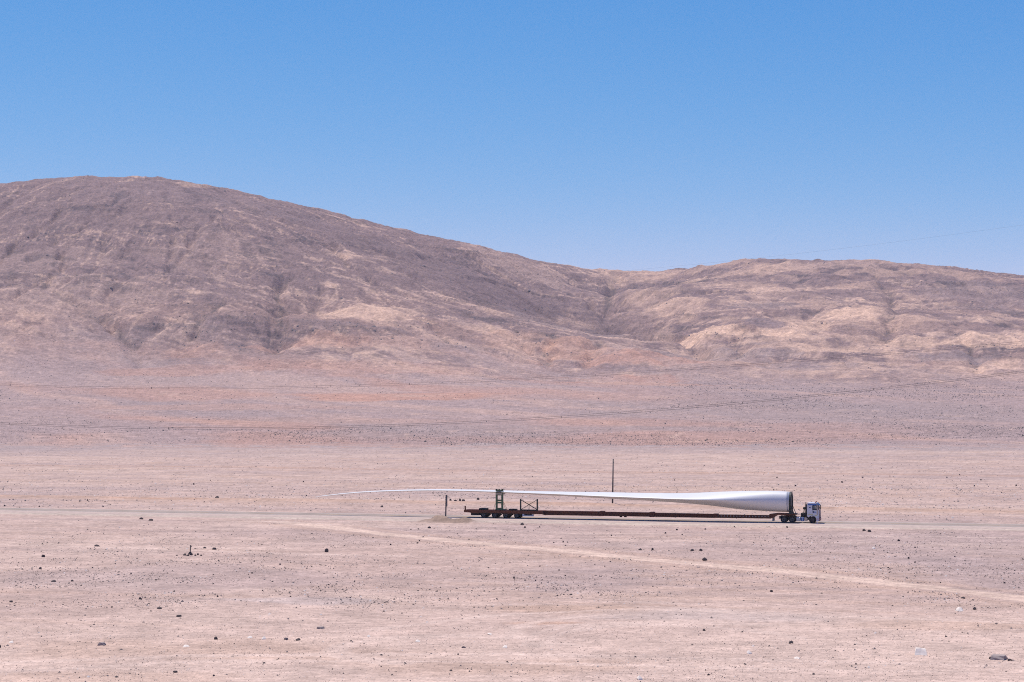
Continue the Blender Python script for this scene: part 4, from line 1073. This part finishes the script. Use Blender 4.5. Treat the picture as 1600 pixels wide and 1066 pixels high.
named = [
    (1436, 1021.5, 17, 11, 'block', 0, 'white boulder with a dark shaded side near the lower right corner'),
    (1557, 1028.5, 24, 8, 'slab', 1, 'long low brown rock with dark front close to the right edge of the foreground'),
    (1575, 1030.5, 9, 3, 'dark', 2, 'small flat dark stone just right of the long low brown rock'),
    (1545, 1028, 6, 4, 'dark', 4, 'small dark stone touching the left end of the long low brown rock'),
    (1100.5, 874.5, 9, 5, 'dark', 3, 'rounded dark rock beside the upper edge of the dirt track'),
    (511, 862, 7, 6, 'dark', 5, 'blocky dark rock standing alone left of the start of the dirt track'),
    (161.5, 1005, 10, 5, 'slab', 2, 'dark slab of rock alone in the sandy lower left foreground'),
    (502, 981.5, 12, 3, 'slab', 3, 'flat dark slab lying left of centre on the pale foreground'),
    (338.5, 997.5, 7, 4.5, 'dark', 3, 'pointed dark rock in a row with white stones, lower left'),
    (448, 998.5, 7, 3.5, 'mid', 4, 'left one of two brown rocks side by side, right of the white stones'),
    (467, 999.5, 9, 3.5, 'dark', 0, 'right one of two rocks side by side, right of the white stones'),
    (413, 998, 9, 5, 'pale', 3, 'jagged white stone left of the two brown rocks'),
    (392, 995.5, 10, 3, 'pale', 1, 'flat white stone just left of the jagged white stone'),
    (293, 1008.5, 12, 3, 'pale', 5, 'flat white stone below and left of the pointed dark rock'),
    (20, 1001.5, 9, 3, 'pale', 0, 'flat white stone near the left edge of the foreground'),
    (3, 1009, 4, 5, 'dark', 2, 'upright dark stone at the left edge of the foreground'),
    (276, 1048.5, 8, 3, 'dark', 4, 'flat dark stone near the bottom edge, left'),
    (336, 1054, 4, 2.5, 'dark', 1, 'tiny dark stone near the bottom edge, right of the flat dark one'),
    (577, 994, 7, 3, 'pale', 2, 'small pale stone right of the flat dark slab'),
    (653, 1001.5, 9, 3, 'pale', 4, 'pale flat stone in the middle of the left foreground sand'),
    (725, 1012, 8, 3, 'mid', 2, 'flat brown stone between the curved wheel marks'),
    (789, 1012, 10, 4, 'pale', 5, 'pale angular stone right of the curved wheel marks'),
    (766, 990.5, 10, 2.5, 'pale', 3, 'thin pale stone above the pale angular stone near the centre'),
    (705, 1048, 5, 2.5, 'dark', 0, 'small dark stone near the bottom edge, left of centre'),
    (69, 869.5, 6, 4, 'dark', 4, 'round dark rock near the left edge, below the road'),
    (65, 890, 6, 3.5, 'dark', 5, 'dark rock below the round dark rock at the left'),
    (86, 909.5, 9, 3, 'dark', 0, 'flat dark rock in the stony patch at the left'),
    (115, 909, 5, 3, 'dark', 3, 'small dark rock right of the flat one in the stony left patch'),
    (20, 941, 7, 2.5, 'dark', 1, 'dark flat stone near the left edge under the stony patch'),
    (221, 937.5, 5, 3, 'dark', 2, 'dark stone at the lower rim of the stony left patch'),
    (251, 952, 9, 2.5, 'dark', 5, 'thin dark slab below the stony left patch'),
    (281, 964.5, 9, 3, 'dark', 4, 'flat dark stone midway between the stony patch and white stones'),
    (1520.5, 951, 6, 4, 'dark', 0, 'dark stone right of the pale dome shaped rock'),
    (1496, 953, 14, 6, 'pale', 4, 'pale dome shaped rock half buried near the right edge'),
    (1234.5, 1005, 8, 4, 'dark', 5, 'dark angular stone in the right foreground, left of the white boulder'),
    (1243, 1029, 12, 3, 'pale', 2, 'flat pale stone below the dark angular stone'),
    (1169, 1021.5, 10, 5, 'pale', 1, 'white and dark stone left of the flat pale stone'),
    (1099, 984.5, 5, 3, 'dark', 3, 'small dark stone in the middle of the right foreground'),
    (998, 1061, 11, 6, 'pale', 3, 'pale rock at the bottom edge near the centre'),
    (1106, 1054.5, 5, 3, 'dark', 2, 'small dark stone at the bottom edge, right of the pale rock'),
    (1502.5, 934, 8, 2.5, 'dark', 1, 'flat dark stone below the end of the dirt track at the right'),
    (1204, 922.5, 5, 3, 'dark', 4, 'dark stone below the middle of the dirt track'),
    (1081, 859.5, 7, 3, 'dark', 1, 'left dark rock of a pair above the dirt track'),
    (1094.5, 859.5, 6, 3.5, 'dark', 2, 'right dark rock of a pair above the dirt track'),
    (1019, 859, 4, 4, 'dark', 5, 'dark stone left of the pair above the dirt track'),
    (1000, 859, 5, 3, 'dark', 0, 'dark stone far left in the row above the dirt track'),
    (1349, 829, 6, 3, 'dark', 3, 'left of two dark rocks under the road, right of the truck'),
    (1357.5, 830.5, 7, 3.5, 'dark', 4, 'right of two dark rocks under the road, right of the truck'),
    (1403, 845, 5, 3, 'dark', 2, 'single dark stone below the two rocks right of the truck'),
    (1363.5, 857, 6, 4, 'pale', 0, 'small pale stone with dark shadow below the truck, right'),
    (222, 811, 7, 3, 'dark', 1, 'dark rock on the verge below the road, far left'),
    (237, 813.5, 9, 3, 'dark', 5, 'flat dark rock right of the verge rock, far left'),
    (340, 778, 7, 3.5, 'dark', 0, 'dark rock beyond the road beside the graded track, left'),
    (153, 853, 9, 3, 'dark', 3, 'dark flat rock left of the wooden stake'),
    (321, 855, 6, 2.5, 'dark', 2, 'dark flat stone right of the wooden stake'),
    (336, 857, 7, 3.5, 'dark', 4, 'angled dark stone second to the right of the wooden stake'),
    (597, 792.5, 5, 3, 'dark', 0, 'dark stone beyond the road under the drooping blade tip'),
    (704, 783, 4, 3, 'dark', 1, 'first dark stone right of the road sign beyond the road'),
    (712, 784, 6, 2.5, 'dark', 2, 'second dark stone right of the road sign beyond the road'),
    (719, 783.5, 4, 4, 'dark', 3, 'third dark stone right of the road sign beyond the road'),
    (724.5, 784, 6, 3, 'dark', 4, 'fourth dark stone right of the road sign beyond the road'),
    (747, 782, 5, 3.5, 'dark', 5, 'dark stone beyond the road left of the green tower'),
    (816, 819, 6, 3.5, 'dark', 0, 'dark rock under the road below the braced rack'),
    (671, 824.5, 6, 3, 'dark', 1, 'dark rock below the sand heap'),
]
for px, py, w, h, kd, v, lb in named:
    rock(px, py, w, h, kd, v, lb, rz=random.uniform(-0.5, 0.5))

# stake with stones heaped round its foot
x, y = ground_at(298.5, 866); k = y / F
sk = empty('wooden_stake', (x, y, zg(x, y))); tag(sk, 'weathered wooden stake standing in a small heap of dark stones', 'stake')
bm = bmesh.new(); bar(bm, (0, 0, -0.1), (0.02, 0, 15.5 * k), 0.11, 0.11); obj('stake_post', bm, post_m, sk)
bm = bmesh.new(); box(bm, -0.16, 0.16, -0.08, 0.08, 3.6 * k, 4.8 * k); obj('foot_block', bm, post_m, sk)
for i, (px, py, w, h) in enumerate(((290, 867, 5.5, 3.6), (295, 867.5, 5, 2.4), (300.5, 865.5, 5, 3), (306.5, 867, 3.4, 2.2), (310.5, 865.5, 3, 2.8), (315.5, 867, 3.6, 2.2), (277.5, 867.5, 3.4, 1.6), (298, 865, 6, 3.6))):
    rock(px, py, w, h, 'dark', i, 'dark stone in the low heap round the foot of the wooden stake', group='stones heaped round the stake', name='stone')

# scattered stones one can still pick out
rnd = random.Random(99)
zones = [((20, 560), (872, 935), 46, 'small dark stone in the stony patch left of centre, in front of the road'),
         ((800, 1020), (880, 930), 26, 'small dark stone in the stony patch just below the left half of the dirt track'),
         ((1380, 1600), (845, 925), 22, 'small dark stone scattered near the right edge above the dirt track'),
         ((0, 420), (780, 792), 16, 'small dark stone on the plain between the road and graded track, left'),
         ((300, 1250), (745, 776), 26, 'small dark stone scattered on the plain behind the blade'),
         ((1290, 1600), (740, 797), 16, 'small dark stone on the plain beyond the road, right of the truck'),
         ((560, 1250), (822, 852), 26, 'small dark stone on the strip between road and dirt track')]
for (x0, x1), (y0, y1), nn, lb in zones:
    for i in range(nn):
        w = 2.0 + 2.0 * rnd.random() ** 2.2
        rock(rnd.uniform(x0, x1), rnd.uniform(y0, y1), w, w * rnd.uniform(0.45, 0.8), 'dark' if rnd.random() < 0.8 else 'mid', rnd.randrange(6), lb, cat='stone', group=lb.split(' in ')[0] + 's ' + lb.split('stone ')[1][:34], rz=rnd.uniform(0, 6), name='stone')

# gravel nobody could count
def gravel(name, pts, sizes, mat, flat=0.6, seed=1):
    """every stone a small irregular eight-sided lump, all in one mesh"""
    r_ = np.random.default_rng(seed); n_ = len(pts)
    base = np.array([(1, 0, 0), (0.3, 0.95, 0), (-0.8, 0.6, 0), (-0.8, -0.6, 0), (0.3, -0.95, 0), (0.15, 0.1, 1.0), (-0.35, -0.1, 0.85)])
    f = np.array([(0, 1, 5), (1, 6, 5), (1, 2, 6), (2, 3, 6), (3, 4, 6), (4, 5, 6), (4, 0, 5)])
    v = base[None] * (1 + r_.uniform(-0.3, 0.3, (n_, 7, 1)))
    v = v * np.stack([sizes * r_.uniform(0.7, 1.4, n_), sizes * r_.uniform(0.6, 1.1, n_), sizes * flat * r_.uniform(0.7, 1.6, n_)], -1)[:, None] * 0.5
    v[:, :5, 2] -= 0.06 * sizes[:, None]
    a = r_.uniform(0, 6.28, n_); c, s = np.cos(a)[:, None], np.sin(a)[:, None]
    vx = v[..., 0] * c - v[..., 1] * s; vy = v[..., 0] * s + v[..., 1] * c
    v = np.stack([vx, vy, v[..., 2]], -1) + pts[:, None]
    fi = (f[None] + (np.arange(n_) * 7)[:, None, None]).reshape(-1, 3).astype(np.int32); v = v.reshape(-1, 3).astype(np.float32)
    me = bpy.data.meshes.new(name)
    me.vertices.add(len(v)); me.vertices.foreach_set('co', v.ravel()); me.loops.add(fi.size); me.loops.foreach_set('vertex_index', fi.ravel())
    me.polygons.add(len(fi)); me.polygons.foreach_set('loop_start', np.arange(0, fi.size, 3, dtype=np.int32)); me.update(calc_edges=True); me.materials.append(mat)
    o = bpy.data.objects.new(name, me); COL.objects.link(o); tag(o, kind='stuff')
    return o
rg = np.random.default_rng(5)
def scatter(n_, py0, py1, dens, power=1.0):
    px = rg.uniform(-150, 1750, n_); py = py0 + (py1 - py0) * rg.uniform(0, 1, n_)
    d = F * HC / (py - YH); x = (px - 800) / F * d
    keep = rg.uniform(0, 1, n_) < dens(px, py, x, d)
    return x[keep], d[keep]
stony = ((300, 905, 330, 34), (160, 890, 200, 30), (900, 900, 170, 28), (1560, 890, 130, 55), (700, 838, 400, 16), (150, 856, 260, 9), (1250, 862, 260, 22), (450, 940, 200, 10), (1350, 885, 200, 25))
def dens(px, py, x, d):
    v = 0.10 + 0.10 * (py < 850)
    for cx, cy, w, h in stony:
        v = v + 0.85 * np.exp(-((px - cx) / w) ** 2 - ((py - cy) / h) ** 2)
    v = v * np.clip(0.75 + 2.0 * fbm(x / 7, d / 7, 801, 3), 0.08, 3) * np.where(py > 950, 0.38, 1)
    s, t = st(x, d)
    v = np.where((t > -6.5) & (t < 9), 0, v)
    return np.where(poly_dist(x, d, trk) < 2.2, v * 0.05, v)
x, d = scatter(130000, 812, 1085, dens)
z = plain_z(x, d); P = np.stack([x, d, z], -1)
sz_ = np.clip(rg.lognormal(math.log(0.085), 0.55, len(x)), 0.035, 0.30)
kk = rg.uniform(0, 1, len(x))
gm_dark = rock_dark; gm_mid = paint('gravel_grey', (0.155, 0.125, 0.13), 0.95, var=0.5, scale=0.9); gm_pale = paint('gravel_pale', (0.60, 0.53, 0.50), 0.9, var=0.3, scale=0.9)
for nm, sel, mt in (('dark_gravel', kk < 0.5, gm_dark), ('grey_gravel', (kk >= 0.5) & (kk < 0.86), gm_mid), ('pale_gravel', kk >= 0.86, gm_pale)):
    gravel(nm, P[sel], sz_[sel], mt, seed=len(nm))
x, d = scatter(70000, 812, 1085, lambda px, py, x, d: np.clip(0.7 + 0.6 * fbm(x / 12, d / 10, 841, 3), 0, 1) * np.where(poly_dist(x, d, trk) < 2.0, 0.1, 1) * np.where((st(x, d)[1] > -6.5) & (st(x, d)[1] < 9), 0, 1))
kk = rg.uniform(0, 1, len(x)); P = np.stack([x, d, plain_z(x, d)], -1); sz_ = np.clip(rg.lognormal(math.log(0.055), 0.3, len(x)), 0.03, 0.11)
grit_m = paint('grit_brown', (0.24, 0.175, 0.155), 0.95, var=0.4, scale=0.9)
gravel('brown_grit', P[kk < 0.8], sz_[kk < 0.8], grit_m, flat=0.8, seed=21); gravel('pale_grit', P[kk >= 0.8], sz_[kk >= 0.8], gm_pale, seed=22)
def dens2(px, py, x, d):
    s, t = st(x, d)
    v = (0.30 + 0.5 * np.exp(-((py - 772) / 16) ** 2)) * (1 + 1.1 * fbm(x / 30, d / 22, 811, 3))
    v = v * np.where(np.abs(t - 43) < 5, 0.1, 1)
    return np.where(t < 9.5, 0, v)
x, d = scatter(42000, 692, 815, dens2)
z = plain_z(x, d); P = np.stack([x, d, z], -1)
sz_ = np.clip(rg.lognormal(math.log(0.14), 0.45, len(x)) * (0.6 + d / 700), 0.06, 0.5)
kk = rg.uniform(0, 1, len(x))
gravel('far_dark_gravel', P[kk < 0.75], sz_[kk < 0.75], gm_mid, seed=2); gravel('far_pale_gravel', P[kk >= 0.75], sz_[kk >= 0.75], gm_pale, seed=3)
# boulders strewn over the fans and crags on the slopes
def hill_z(x, y):
    fi = (np.interp(x / y, u, np.arange(len(u)))); ri = np.interp(y, rows_d, np.arange(len(rows_d)))
    i0 = np.clip(fi.astype(int), 0, len(u) - 2); r0 = np.clip(ri.astype(int), 0, len(rows_d) - 2); a = fi - i0; b_ = ri - r0
    return (HZ[r0, i0] * (1 - a) + HZ[r0, i0 + 1] * a) * (1 - b_) + (HZ[r0 + 1, i0] * (1 - a) + HZ[r0 + 1, i0 + 1] * a) * b_
n_ = 130000
d = rg.uniform(815, 2000, n_) ** 1.0; px = rg.uniform(-120, 1720, n_); x = (px - 800) / F * d
band = np.exp(-((d - 930 - 60 * np.sin(px / 210)) / 85) ** 2) * smooth(330, 700, px) * (1 - 0.75 * smooth(950, 1150, px)) * 3.2 + np.exp(-((d - 1500) / 450) ** 2) * smooth(950, 1150, px) * 0.35 + 0.06 + 0.25 * np.exp(-((d - 1000) / 120) ** 2) * (px < 420)
keep = rg.uniform(0, 1, n_) < band * np.clip(0.7 + 1.2 * fbm(x / 55, d / 55, 821, 3), 0, 2)
x, d = x[keep], d[keep]
gravel('fan_boulders', np.stack([x, d, hill_z(x, d)], -1), np.clip(rg.lognormal(math.log(0.34), 0.45, len(x)) * d / 1000, 0.2, 1.4), paint('boulder_grey', (0.06, 0.056, 0.066), 0.9, var=0.4, scale=0.3), flat=0.7, seed=4)
n_ = 60000
d = rg.uniform(2080, 3500, n_); x = rg.uniform(-0.30, 0.30, n_) * d
fi = np.interp(x / d, u, np.arange(len(u))).astype(int); ri = np.interp(d, rows_d, np.arange(len(rows_d))).astype(int)
w_ = ledge[ri, fi] * 0.6 + 0.02 + 0.25 * smooth(0.35, 0.9, -pat[ri, fi] * 0.6 - dip[ri, fi]) + 0.5 * rav[ri, fi]
keep = rg.uniform(0, 1, n_) < w_
x, d = x[keep], d[keep]
gravel('slope_crags', np.stack([x, d, hill_z(x, d)], -1), np.clip(rg.lognormal(math.log(1.25), 0.5, len(x)), 0.7, 4.5), paint('crag_rock', (0.12, 0.10, 0.115), 0.9, var=0.4, scale=0.2), flat=0.6, seed=6)

# ------------------------------------------------------------------ power line crossing the valley (its towers stand out of the picture)
wire_m = paint('dull_cable', (0.045, 0.042, 0.045), 0.7)
def wire_z(rows, dy, t):
    return None
def wire(name, pts, rad, label, cat='cable', twin=True):
    """pts: (px, py); hung in a vertical plane crossing the view at about 480 m"""
    e = empty(name, (0, 480, 0)); tag(e, label, cat, 'overhead power line cables')
    pxs = np.array([p_[0] for p_ in pts], float); pys = np.array([p_[1] for p_ in pts], float)
    co = np.polyfit(pxs, pys, 3)
    xs = np.linspace(-500, 2100, 90)
    for off in ((0.0, 0.42) if twin else (0.0,)):
        b_ = bmesh.new(); prev = None
        for p_ in xs:
            yy = 500 - 0.03 * (p_ - 800) * 500 / F * 3
            yy = 500 / (1 + 0.10 * (p_ - 800) / F * 3.0)
            X_ = (p_ - 800) / F * yy; Z_ = HC - (np.polyval(co, p_) - YH) / F * yy - off
            ring = [b_.verts.new((X_, yy - 480 + rad * math.cos(a) + off * 0.3, Z_ + rad * math.sin(a))) for a in np.linspace(0, 2 * math.pi, 6)[:-1]]
            if prev:
                for i in range(5): b_.faces.new((prev[i], prev[(i + 1) % 5], ring[(i + 1) % 5], ring[i]))
            prev = ring
        obj('conductor', b_, wire_m, e)
    return e, co
lo, co1 = wire('power_cable', [(0, 661), (130, 664.5), (260, 667), (400, 667.5), (520, 666.5), (700, 661.5), (900, 649), (1160, 627), (1300, 613.5), (1520, 590), (1600, 579)], 0.032, 'lower pair of overhead cables sagging across the grey slope')
up, co2 = wire('power_cable', [(0, 600.5), (130, 603.5), (250, 605), (400, 604.5), (520, 603), (650, 599), (850, 588.5), (1100, 573), (1350, 555), (1600, 533)], 0.022, 'upper pair of overhead cables crossing the foot of the hills')
ew, co3 = wire('earth_wire', [(0, 447), (300, 453), (700, 443), (1000, 421), (1250, 396), (1400, 377), (1590, 353)], 0.008, 'faint single wire crossing the sky above the right hill', 'wire', twin=False)
for e, co, pl_ in ((lo, co1, (15, 133, 234, 264, 493, 516, 877, 1160, 1365)), (up, co2, (16, 237, 264, 495, 517, 640, 930))):
    for p_ in pl_:
        yy = 500 / (1 + 0.10 * (p_ - 800) / F * 3.0); X_ = (p_ - 800) / F * yy; Z_ = HC - (np.polyval(co, p_) - YH) / F * yy
        bm = bmesh.new(); box(bm, X_ - 0.05, X_ + 0.05, yy - 480 - 0.04, yy - 480 + 0.16, Z_ - 0.46, Z_ + 0.04); obj('spacer', bm, wire_m, e)
